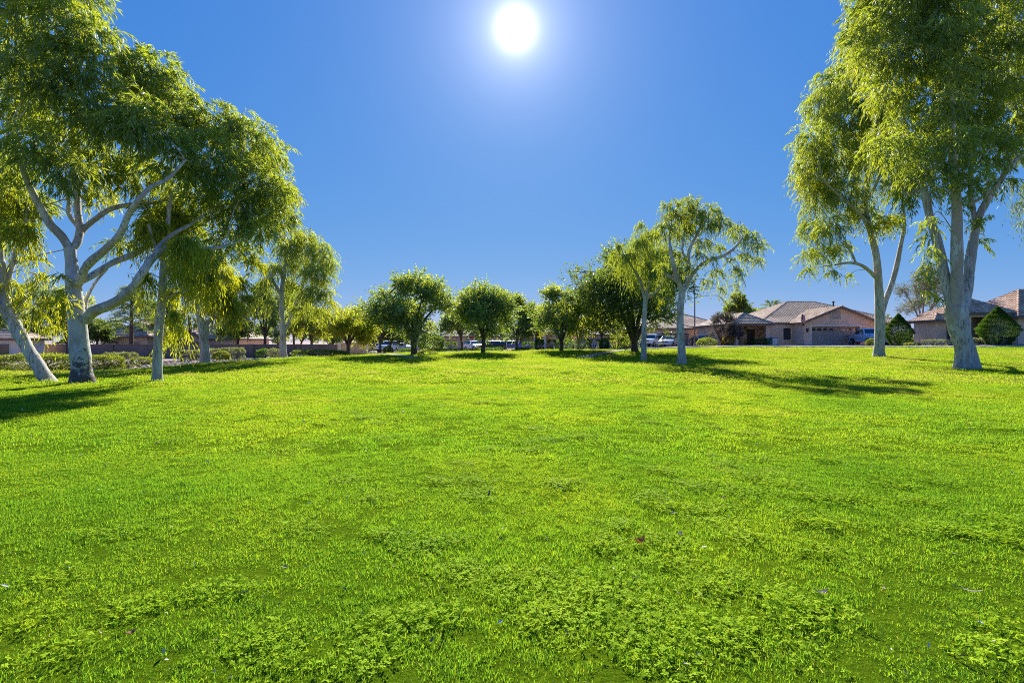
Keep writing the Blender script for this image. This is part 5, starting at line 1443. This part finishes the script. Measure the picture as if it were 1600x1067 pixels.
# ------------------------------------------------------------------ palms, pine, cypress
def palm(label, px, D, top_py, r, seed, trunk_r=0.16, n=34, group=None):
    g = np.random.default_rng(seed)
    x0 = X(px, D); zb = G(x0, D); zt = P(px, top_py, D)[2]
    root = thing('palm_tree', label, 'palm', (x0, D, zb), group=group)
    limb_obj('trunk', [np.array([0, 0, -0.2]), np.array([0.05, 0, (zt - zb) * 0.5]), np.array([0, 0, zt - zb])], [trunk_r * 1.2, trunk_r, trunk_r * 0.9], np.zeros(3), M_BARK_D, root, 10, 8, 0.06, 0.1, g)
    for k in range(n):
        a = k * 2.399; el = g.uniform(-0.5, 1.3)
        d0 = np.array([math.cos(a) * math.cos(el), math.sin(a) * math.cos(el), math.sin(el)])
        m = 26
        tt = np.linspace(0.35, 1, m)
        pos = np.array([0, 0, zt - zb]) + d0 * (tt * r)[:, None]; pos[:, 2] -= tt ** 2 * r * 0.35
        side = unit(np.cross(d0, [0, 0, 1.0])[None])[0]
        sgn = np.where(np.arange(m) % 2 == 0, 1, -1)[:, None]
        dd = d0 + side * sgn * 0.8 + np.array([0, 0, -0.25])
        v, f, a_ = leaf_arrays(pos, dd, r * 0.38, r * 0.045, np.clip(g.normal(0.5, 0.2, m), 0, 1), g)
        fr = link_mesh('frond', fast_mesh('frond', v, f, M_LEAF_D, False, a_), root)
        fr['kind'] = 'stuff'
    return root


palm('small palm above the block wall, right of the slim trunk', 296, 58, 493, 1.5, 401, 0.2)
palm('distant palm over the roofs left of the gabled garage house', 1206, 112, 482, 2.6, 402, 0.2)


def pine(label, px, D, top_py, w_px, low_py, seed):
    g = np.random.default_rng(seed)
    x0 = X(px, D); zb = G(x0, D); H = P(px, top_py, D)[2] - zb; zl = P(px, low_py, D)[2] - zb
    root = thing('pine_tree', label, 'tree', (x0, D, zb))
    limb_obj('trunk', [np.array([0, 0, -0.2]), np.array([0.04, 0, H * 0.5]), np.array([0, 0, H])], [0.24, 0.17, 0.04], np.zeros(3), M_BARK_D, root, 10, 8, 0.04, 0.2, g)
    V = []; F = []; A = []; off = 0
    for k in range(44):
        z = zl + (H - zl) * (k / 44) ** 0.9
        a = k * 2.399
        ln = w_px / 2 * D / 800 * (1.05 - 0.75 * (k / 44)) * g.uniform(0.75, 1.1)
        e = np.array([math.cos(a) * ln, math.sin(a) * ln, z - 0.10 * ln])
        limb_obj('branch', [np.array([0, 0, z]), np.array([e[0] * 0.5, e[1] * 0.5, z + 0.12 * ln]), e], [0.05, 0.035, 0.012], np.zeros(3), M_BARK_D, root, 5, 3)
        m = 260
        tt = 0.2 + 0.8 * g.random(m)
        pos = np.array([0, 0, z]) + (e - np.array([0, 0, z])) * tt[:, None] + g.normal(0, 0.16, (m, 3)) * np.array([1, 1, 0.5])
        pos[:, 2] += 0.12 * ln * 4 * tt * (1 - tt)
        dd = unit(e)[None] * 0.5 + g.normal(0, 0.6, (m, 3)) + np.array([0, 0, -0.15])
        v, f, a_ = leaf_arrays(pos, dd, 0.26, 0.035, np.clip(g.normal(0.5, 0.2, m), 0, 1), g)
        V.append(v); F.append(f + off); A.append(a_); off += len(v)
    link_mesh('crown', fast_mesh('crown', np.vstack(V), np.vstack(F), M_LEAF_D, False, np.concatenate(A)), root)


pine('dark pine with level branches behind the block wall', 205, 57, 448, 92, 520, 411)
s('tall narrow dark cypress behind the block wall', 268, 62, 1.4, 7.2, 'cone', M_SHRUB_D, 412, 9000, 0.2, 0.05, None, 'cypress_tree', cat='tree')

# ------------------------------------------------------------------ cars
M_TYRE = mat_plain('tyre_rubber', (0.02, 0.02, 0.02), 0.85, 0.2, 10)
M_RIM = mat_plain('wheel_alloy', (0.45, 0.45, 0.47), 0.35, 0.1, 5, metal=0.8)
M_LAMP = mat_plain('headlamp_glass', (0.75, 0.77, 0.8), 0.15, 0.05, 5, spec=0.7)
M_TAIL = mat_plain('tail_lamp', (0.35, 0.02, 0.02), 0.25, 0.1, 5)
M_PLASTIC = mat_plain('black_plastic', (0.03, 0.03, 0.032), 0.6, 0.1, 5)


def paint(name, c): return mat_plain(name, c, 0.32, 0.05, 1.5, spec=0.5, coat=0.6)


CARS = {
    'sedan': dict(prof=[(-2.25, 0.32), (-2.32, 0.62), (-2.26, 0.92), (-1.62, 1.02), (-0.95, 1.38), (-0.3, 1.45), (0.35, 1.42), (1.12, 1.0), (1.95, 0.88), (2.27, 0.72), (2.33, 0.5), (2.27, 0.30)], belt=0.95, w=0.90,
                  wheels=(-1.40, 1.42, 0.33), side=[[(-1.32, 0.99), (-0.88, 1.33), (-0.22, 1.38), (-0.22, 0.98)], [(-0.12, 0.98), (-0.12, 1.38), (0.3, 1.36), (0.92, 0.99)]], front=((1.05, 1.04), (0.42, 1.385)), rear=((-1.52, 1.07), (-0.98, 1.36))),
    'suv': dict(prof=[(-2.25, 0.40), (-2.34, 0.7), (-2.32, 1.05), (-2.05, 1.62), (-1.7, 1.74), (-0.2, 1.78), (0.45, 1.70), (1.15, 1.15), (2.05, 1.04), (2.30, 0.85), (2.34, 0.55), (2.26, 0.38)], belt=1.08, w=0.94,
                wheels=(-1.38, 1.42, 0.37), side=[[(-1.98, 1.14), (-1.78, 1.58), (-1.15, 1.66), (-1.15, 1.12)], [(-1.05, 1.12), (-1.05, 1.66), (-0.2, 1.69), (-0.2, 1.12)], [(-0.1, 1.12), (-0.1, 1.68), (0.4, 1.62), (0.98, 1.13)]], front=((1.08, 1.20), (0.52, 1.645)), rear=((-2.28, 1.15), (-2.09, 1.55))),
    'pickup': dict(prof=[(-2.9, 0.5), (-2.95, 0.8), (-2.9, 1.2), (-0.98, 1.2), (-0.92, 1.75), (-0.7, 1.88), (0.4, 1.9), (0.62, 1.85), (1.28, 1.28), (2.5, 1.18), (2.85, 1.05), (2.95, 0.7), (2.85, 0.45)], belt=1.25, w=1.0,
                   wheels=(-1.75, 1.85, 0.41), side=[[(-0.85, 1.3), (-0.8, 1.72), (-0.22, 1.79), (-0.22, 1.3)], [(-0.12, 1.3), (-0.12, 1.79), (0.5, 1.78), (1.08, 1.3)]], front=((1.20, 1.36), (0.68, 1.80)), rear=((-0.965, 1.32), (-0.935, 1.7))),
}


def car(label, kind, px, D, rz, mat, dz=0.0, group='parked cars'):
    c = CARS[kind]
    x0 = X(px, D); z0 = G(x0, D) + 0.07 + dz
    root = thing('parked_' + ('pickup' if kind == 'pickup' else 'car'), label, 'pickup' if kind == 'pickup' else 'car', (x0, D, z0), rz, group)
    w, belt = c['w'], c['belt']
    zt = max(p[1] for p in c['prof'])

    def half(z, x=0):
        k = w * (1 - 0.20 * max(0, z - belt) / (zt - belt)) * (1 - 0.05 * max(0, belt - 0.35 - z) / 0.4)
        return k * (1 - 0.10 * max(0, abs(x) - 1.5) ** 2)
    bm = bmesh.new()
    rings = []
    # round the body in the cross direction: five slices per side
    for f_ in (-1, -0.96, -0.6, 0, 0.6, 0.96, 1):
        ring = []
        for x, z in c['prof']:
            y = f_ * half(z, x)
            dzr = -0.05 * (abs(f_) ** 4) * (1 if z > belt - 0.1 else 0)
            dx = -np.sign(x) * 0.10 * abs(f_) ** 3 * (1 if abs(x) > 1.9 else 0)
            ring.append(bm.verts.new((x + dx, y, z + dzr)))
        rings.append(ring)
    n = len(c['prof'])
    for a in range(len(rings) - 1):
        for i in range(n):
            j = (i + 1) % n
            bm.faces.new((rings[a][i], rings[a][j], rings[a + 1][j], rings[a + 1][i]))
    bm.faces.new(rings[0]); bm.faces.new(rings[-1][::-1])
    bmesh.ops.recalc_face_normals(bm, faces=bm.faces[:])
    MB().bm(bm).build('body', mat, root, False)
    for sgn in (-1, 1):
        for poly in c['side']:
            m = MB()
            v = [(x, sgn * (half(z - 0.0, x) + 0.006 - 0.004), z) for x, z in poly]
            v += [(x, sgn * (half(z, x) + 0.018), z) for x, z in poly]
            k = len(poly)
            m.add(v, [tuple(range(k)), tuple(range(2 * k - 1, k - 1, -1))] + [(i, (i + 1) % k, (i + 1) % k + k, i + k) for i in range(k)])
            m.build('side_window', M_GLASS, root)
    for nm, key, off in (('windscreen', 'front', 0.02), ('rear_window', 'rear', -0.02)):
        (xa, za), (xb, zb_) = c[key]
        ya, yb = half(za) * 0.90, half(zb_) * 0.88
        sg = 1 if key == 'front' else -1
        m = MB()
        pts = [(xa, -ya, za), (xa, ya, za), (xb, yb, zb_), (xb, -yb, zb_)]
        nrm = Vector((sg * 0.6, 0, 0.8)) if kind != 'pickup' or key == 'front' else Vector((-1, 0, 0))
        v = [Vector(p) - nrm * 0.02 for p in pts] + [Vector(p) + nrm * 0.022 for p in pts]
        m.add([p[:] for p in v], [(0, 1, 2, 3), (7, 6, 5, 4), (0, 4, 5, 1), (1, 5, 6, 2), (2, 6, 7, 3), (3, 7, 4, 0)])
        m.build(nm, M_GLASS, root)
    xr, xf, wr = c['wheels']
    for xw in (xr, xf):
        for sgn in (-1, 1):
            m = MB(); prof = [(wr * 0.62, -0.11), (wr * 0.93, -0.11), (wr, -0.07), (wr, 0.07), (wr * 0.93, 0.11), (wr * 0.62, 0.11)]
            v = []
            S = 20
            for r, yy in prof:
                for q in range(S):
                    a = 2 * math.pi * q / S
                    v.append((xw + r * math.cos(a), sgn * (w - 0.09) + yy, wr + r * math.sin(a)))
            f = [(i * S + q, i * S + (q + 1) % S, (i + 1) * S + (q + 1) % S, (i + 1) * S + q) for i in range(len(prof) - 1) for q in range(S)]
            m.add(v, f)
            wo = m.build('wheel', M_TYRE, root, True)
            rm = MB(); yy = sgn * (w - 0.09) + sgn * 0.075
            v = [(xw, yy + sgn * 0.02, wr)] + [(xw + wr * 0.63 * math.cos(2 * math.pi * q / S), yy, wr + wr * 0.63 * math.sin(2 * math.pi * q / S)) for q in range(S)]
            rm.add(v, [(0, q + 1, (q + 1) % S + 1) for q in range(S)])
            rm.build('rim', M_RIM, wo)
    ff = max(p[0] for p in c['prof']); rr_ = min(p[0] for p in c['prof'])
    hl = belt - 0.22
    for sgn in (-1, 1):
        MB().box(ff - 0.22, ff - 0.02, sgn * w * 0.70 - 0.16, sgn * w * 0.70 + 0.16, hl - 0.07, hl + 0.07, 0.02).build('headlight', M_LAMP, root)
        MB().box(rr_ - 0.012, rr_ + 0.2, sgn * w * 0.74 - 0.13, sgn * w * 0.74 + 0.13, hl - 0.02, hl + 0.16, 0.02).build('tail_light', M_TAIL, root)
        MB().box(0.62, 0.8, sgn * (w + 0.02) - 0.0 if sgn > 0 else -w - 0.2, sgn * (w + 0.02) + 0.18 if sgn > 0 else -w - 0.02, belt + 0.02, belt + 0.15, 0.03).build('mirror', mat, root)
    MB().box(ff - 0.08, ff + 0.015, -w * 0.45, w * 0.45, hl - 0.12, hl + 0.03, 0.02).build('grille', M_PLASTIC, root)
    MB().box(ff - 0.2, ff + 0.02, -w * 0.85, w * 0.85, 0.34, 0.5, 0.04).build('bumper', M_PLASTIC if kind == 'suv' else mat, root)
    MB().box(rr_ - 0.02, rr_ + 0.2, -w * 0.85, w * 0.85, 0.36, 0.54, 0.04).build('bumper', M_PLASTIC if kind == 'suv' else mat, root)
    return root


P_RED = paint('paint_red', (0.36, 0.02, 0.025)); P_WHITE = paint('paint_white', (0.74, 0.75, 0.76)); P_BLUE = paint('paint_blue', (0.03, 0.13, 0.40))
P_DARK = paint('paint_dark', (0.02, 0.022, 0.028)); P_SILV = paint('paint_silver', (0.50, 0.53, 0.58)); P_LBL = paint('paint_pale_blue', (0.52, 0.66, 0.86))
car('red car parked left of the white vehicles', 'sedan', 587, 84, R(180), P_RED)
car('tall white vehicle parked beside the red car', 'suv', 606, 80, R(-105), P_WHITE)
car('low white car right of the tall white vehicle', 'sedan', 624, 83, R(170), P_WHITE)
car('white car parked on the driveway behind the stop sign', 'sedan', 741, 80, R(-60), P_WHITE)
car('dark car beside the trunk of the stop sign tree', 'suv', 767, 76, R(180), P_DARK, -0.3)
car('blue car parked at the centre of the street', 'sedan', 803, 80, R(0), P_BLUE)
car('white and black compact parked left of the silver car', 'suv', 1018, 70, R(-125), P_WHITE)
car('silver car parked before the sandy garage house', 'sedan', 1045, 67, R(-118), P_SILV)
car('dark car half hidden behind the pale green bush', 'sedan', 1096, 68, R(-90), P_DARK)
car('pale blue pickup in the driveway behind the tall narrow gum', 'pickup', 1357, 57.0, R(-100), P_LBL)

# ------------------------------------------------------------------ stop sign, poles, flag, bins, fallen leaves
M_SIGN_R = mat_plain('sign_red', (0.50, 0.02, 0.025), 0.4, 0.05, 3)
M_SIGN_W = mat_plain('sign_white', (0.80, 0.80, 0.80), 0.4, 0.03, 3)
M_GALV = mat_plain('galvanised_steel', (0.38, 0.39, 0.40), 0.5, 0.15, 6, metal=0.6)
Ds = 55.0; xs_ = X(737, Ds); zs = G(xs_, Ds)
st = thing('stop_sign', 'red stop sign on a post among the street trees', 'sign', (xs_, Ds, zs))
zc = P(737, 525, Ds)[2] - zs
MB().box(-0.03, 0.03, -0.03, 0.03, -0.3, zc + 0.4).build('post', M_GALV, st)


def octo(r): return [(r * math.cos(R(22.5 + 45 * k)), zc + r * math.sin(R(22.5 + 45 * k))) for k in range(8)]


bd = MB().prism(octo(0.37), -0.06, -0.04).build('border', M_SIGN_W, st)
MB().prism(octo(0.34), -0.066, -0.05).build('face', M_SIGN_R, st)
cu = bpy.data.curves.new('stop_text', 'FONT'); cu.body = 'STOP'; cu.size = 0.29; cu.align_x = 'CENTER'; cu.align_y = 'CENTER'; cu.extrude = 0.002
tmp = bpy.data.objects.new('stop_text', cu); COL.objects.link(tmp)
bpy.context.view_layer.update()
me = bpy.data.meshes.new_from_object(tmp.evaluated_get(bpy.context.evaluated_depsgraph_get()))
bpy.data.objects.remove(tmp)
me.transform(Matrix.Translation((0, -0.070, zc)) @ Matrix.Rotation(R(90), 4, 'X'))
me.materials.clear(); me.materials.append(M_SIGN_W)
lt = link_mesh('lettering', me, st)

xp = X(1085.5, 64); zp = G(xp, 64)
pl = thing('street_pole', 'thin dark upright pole before the sandy garage house', 'pole', (xp, 64, zp))
MB().lathe([(0.16, -0.2), (0.16, 0.25), (0.09, 0.3), (0.075, 4.0), (0.06, 7.2), (0.05, 7.25)], 0, 0, 12).build('shaft', M_FASCIA, pl, True)
MB().lathe([(0.09, 7.22), (0.1, 7.3), (0.03, 7.36)], 0, 0, 10).build('cap', M_FASCIA, pl, True)

xf_, yf_ = X(1253, 59.6), 59.55
zf = HA.z + 2.55
fl = thing('flag', 'small red and white flag on a short staff by the garage eave', 'flag', (xf_, yf_, zf))
MB().tube([(0.05, 0.42, -0.1), (0, 0, 0.35), (-0.2, -0.3, 1.35)], [0.018, 0.018, 0.012], 6).build('staff', M_TRIM, fl)
M_FLAG_B = mat_plain('flag_blue', (0.03, 0.05, 0.22), 0.8); M_FLAG_R = mat_plain('flag_red', (0.50, 0.03, 0.04), 0.8); M_FLAG_W = mat_plain('flag_white', (0.75, 0.74, 0.72), 0.8)


def cloth(u0, u1, v0, v1, off=0.0):
    n = 6; v = []; f = []
    for i in range(n + 1):
        for j in range(4):
            u = u0 + (u1 - u0) * i / n; w_ = v0 + (v1 - v0) * j / 3
            v.append((-0.19 + 0.28 * u + 0.05 * w_, -0.28 + 0.10 * math.sin(u * 5 + w_) + off + 0.22 * w_, 1.3 - 0.95 * w_ - 0.35 * u))
    for i in range(n):
        for j in range(3): f.append((i * 4 + j, i * 4 + j + 1, (i + 1) * 4 + j + 1, (i + 1) * 4 + j))
    return MB().add(v, f)


for k in range(7):
    a, b = k / 7, (k + 1) / 7
    cloth(0 if k > 3 else 0.55, 1.6, a, b).build('stripe', M_FLAG_R if k % 2 == 0 else M_FLAG_W, fl)
cloth(0, 0.55, 0, 4 / 7).build('canton', M_FLAG_B, fl)


def bin_(label, px, D, w, h, mat, matlid, group='bins by the porch'):
    x0 = X(px, D); r = thing('bin', label, 'bin', (x0, D, G(x0, D)), 0.1, group)
    m = MB(); b, t_ = w * 0.40, w * 0.5
    m.add([(-b, -b, 0.05), (b, -b, 0.05), (b, b, 0.05), (-b, b, 0.05), (-t_, -t_, h), (t_, -t_, h), (t_, t_, h), (-t_, t_, h)], [(3, 2, 1, 0), (4, 5, 6, 7), (0, 1, 5, 4), (1, 2, 6, 5), (2, 3, 7, 6), (3, 0, 4, 7)])
    m.build('bin_body', mat, r)
    MB().box(-t_ - 0.03, t_ + 0.03, -t_ - 0.05, t_ + 0.03, h, h + 0.07, 0.02).build('lid', matlid, r)
    MB().tube([(-t_, t_ + 0.06, h - 0.05), (t_, t_ + 0.06, h - 0.05)], [0.02, 0.02], 6).build('handle', mat, r)
    for sx in (-1, 1): MB().tube([(sx * b - 0.03, b, 0.1), (sx * b + 0.03, b, 0.1)], [0.1, 0.1], 10).build('wheel', M_TYRE, r)


M_BINB = mat_plain('bin_blue', (0.05, 0.12, 0.42), 0.5); M_BING = mat_plain('bin_green', (0.03, 0.10, 0.07), 0.5)
bin_('white bin with blue lid beside the porch pillar', 1209, 61.2, 0.6, 0.95, M_WHITE, M_BINB)
bin_('dark green bin left of the white bin', 1200, 61.4, 0.62, 0.9, M_BING, M_BING)
s('long low green bush inside the porch', 1188, 61.6, 1.9, 0.85, 'round', M_SHRUB_D, 360, 2200, 0.09, 0.05, RB)

M_DRY = mat_leaf('dry_leaf', (0.16, 0.07, 0.03), (0.36, 0.20, 0.10), (0.35, 0.16, 0.05), 0.25, 0.7, 0.2)
M_PALE = mat_leaf('bleached_leaf', (0.45, 0.36, 0.30), (0.62, 0.52, 0.46), (0.4, 0.3, 0.2), 0.2, 0.7, 0.2)


def fallen(label, px, py, L, W, rz, mat, curl, seed):
    D = 1200 / (py - HZ); x0 = X(px, D)
    z = lawn_z(np.array([x0]), np.array([D]))[0] + 0.042
    g = np.random.default_rng(seed); n = 8
    v = []; f = []
    for i in range(n + 1):
        u = i / n
        wv = W / 2 * math.sin(math.pi * min(0.98, max(0.03, u))) ** 0.7 * (1 + 0.15 * g.normal())
        zz = curl * L * (2 * u - 1) ** 2
        for k, q in enumerate((-1, 0, 1)):
            v.append(((u - 0.5) * L, q * wv, zz + abs(q) * curl * W * 0.9))
    for i in range(n):
        for k in range(2): f.append((i * 3 + k, i * 3 + k + 1, (i + 1) * 3 + k + 1, (i + 1) * 3 + k))
    root = thing('fallen_leaf', label, 'leaf', (x0, D, z), rz, 'fallen leaves on the grass')
    b = link_mesh('blade', fast_mesh('blade', v, f, mat, True, np.clip(g.normal(0.5, 0.25, len(f)), 0, 1)), root)
    MB().tube([(-L * 0.72, 0, curl * L + 0.004), (-L * 0.5, 0, curl * L), (0, 0, 0.003), (L * 0.4, 0, curl * L * 0.6)], [0.0016, 0.0018, 0.0014, 0.0008], 5).build('stalk', mat, root)


fallen('curled brown leaf lying near the middle of the foreground', 1000, 872, 0.075, 0.05, 0.3, M_DRY, 0.45, 1)
fallen('small pinkish white leaf right of the curled brown leaf', 1063, 857, 0.05, 0.03, 1.2, M_PALE, 0.3, 2)
fallen('long thin pale brown leaf at the right of the foreground', 1516, 949, 0.11, 0.018, -0.45, M_PALE, 0.12, 3)
fallen('pale brown crumpled leaf right of centre in the clover', 1284, 957, 0.07, 0.03, 0.1, M_PALE, 0.3, 4)
fallen('small tan leaf at the lower left', 205, 1021, 0.045, 0.03, 0.8, M_DRY, 0.25, 5)
fallen('tiny reddish leaf above the curled brown leaf', 1130, 795, 0.06, 0.03, 0.1, M_DRY, 0.3, 6)
fallen('small pale leaf upper left of the big clover patch', 1052, 820, 0.05, 0.03, 1.7, M_PALE, 0.2, 7)

# ------------------------------------------------------------------ stones of the gravel bed
gs = []
for k in range(5):
    bm = bmesh.new(); bmesh.ops.create_icosphere(bm, subdivisions=1, radius=1)
    g = np.random.default_rng(500 + k)
    for v in bm.verts: v.co *= 1 + 0.22 * g.normal()
    for v in bm.verts: v.co.z *= 0.6
    me = bpy.data.meshes.new('stone'); bm.to_mesh(me); bm.free()
    c = [(0.34, 0.25, 0.22), (0.42, 0.32, 0.29), (0.27, 0.21, 0.19), (0.46, 0.39, 0.36), (0.36, 0.27, 0.25)][k]
    me.materials.append(mat_plain('stone_%s' % 'abcde'[k], c, 0.9, 0.25, 4)); gs.append(me)
n = 9000
x = rng.uniform(-24, -12.5, n); y = YL(x) + 0.05 + rng.random(n) ** 1.5 * 12
k = (y < 49.6) & (x < -y * 0.29) & (x > -y * 0.86)
x, y = x[k], y[k]; n = len(x)
sc_ = np.exp(rng.normal(-2.9, 0.45, n))
scatter('gravel', np.stack([x, y, GA(x, y) + 0.01], 1), rots(n, 0.5), np.stack([sc_, sc_, sc_], 1), rng.integers(0, 5, n), gs, 'pinkish brown gravel of the bed left of the lawn', 'gravel')

# ------------------------------------------------------------------ small litter lying in the grass
lit = []
for k, c in enumerate([(0.60, 0.54, 0.46), (0.42, 0.30, 0.18), (0.68, 0.64, 0.58), (0.30, 0.19, 0.11)]):
    g = np.random.default_rng(700 + k)
    V = []; F = []
    n_ = 7
    for i in range(n_ + 1):
        u = i / n_; wv = 0.5 * math.sin(math.pi * min(0.97, max(0.03, u))) * (1 + 0.2 * g.normal())
        for q in (-1, 0, 1): V.append(((u - 0.5) * 3, q * wv, 0.5 * (2 * u - 1) ** 2 * (k % 2) + 0.35 * abs(q) * wv))
    for i in range(n_):
        for q in range(2): F.append((i * 3 + q, i * 3 + q + 1, i * 3 + q + 4, i * 3 + q + 3))
    lit.append(fast_mesh('fleck', V, F, mat_plain('litter_%s' % 'abcd'[k], c, 0.9, 0.2, 30), True))
n = 900
D = 2 + 26 * rng.random(n) ** 1.3; x = (rng.random(n) * 2 - 1) * 1.08 * D
k = D < YL(x) - 0.5
x, D = x[k], D[k]; n = len(x)
sc_ = np.exp(rng.normal(-4.75, 0.45, n)) * (0.75 + 0.03 * D)
scatter('leaf_litter', np.stack([x, D, lawn_z(x, D) + 0.026], 1), rots(n, 0.5), np.stack([sc_, sc_, sc_], 1), rng.integers(0, 4, n), lit, 'pale flecks of dry leaf and bark scattered over the lawn', 'litter')
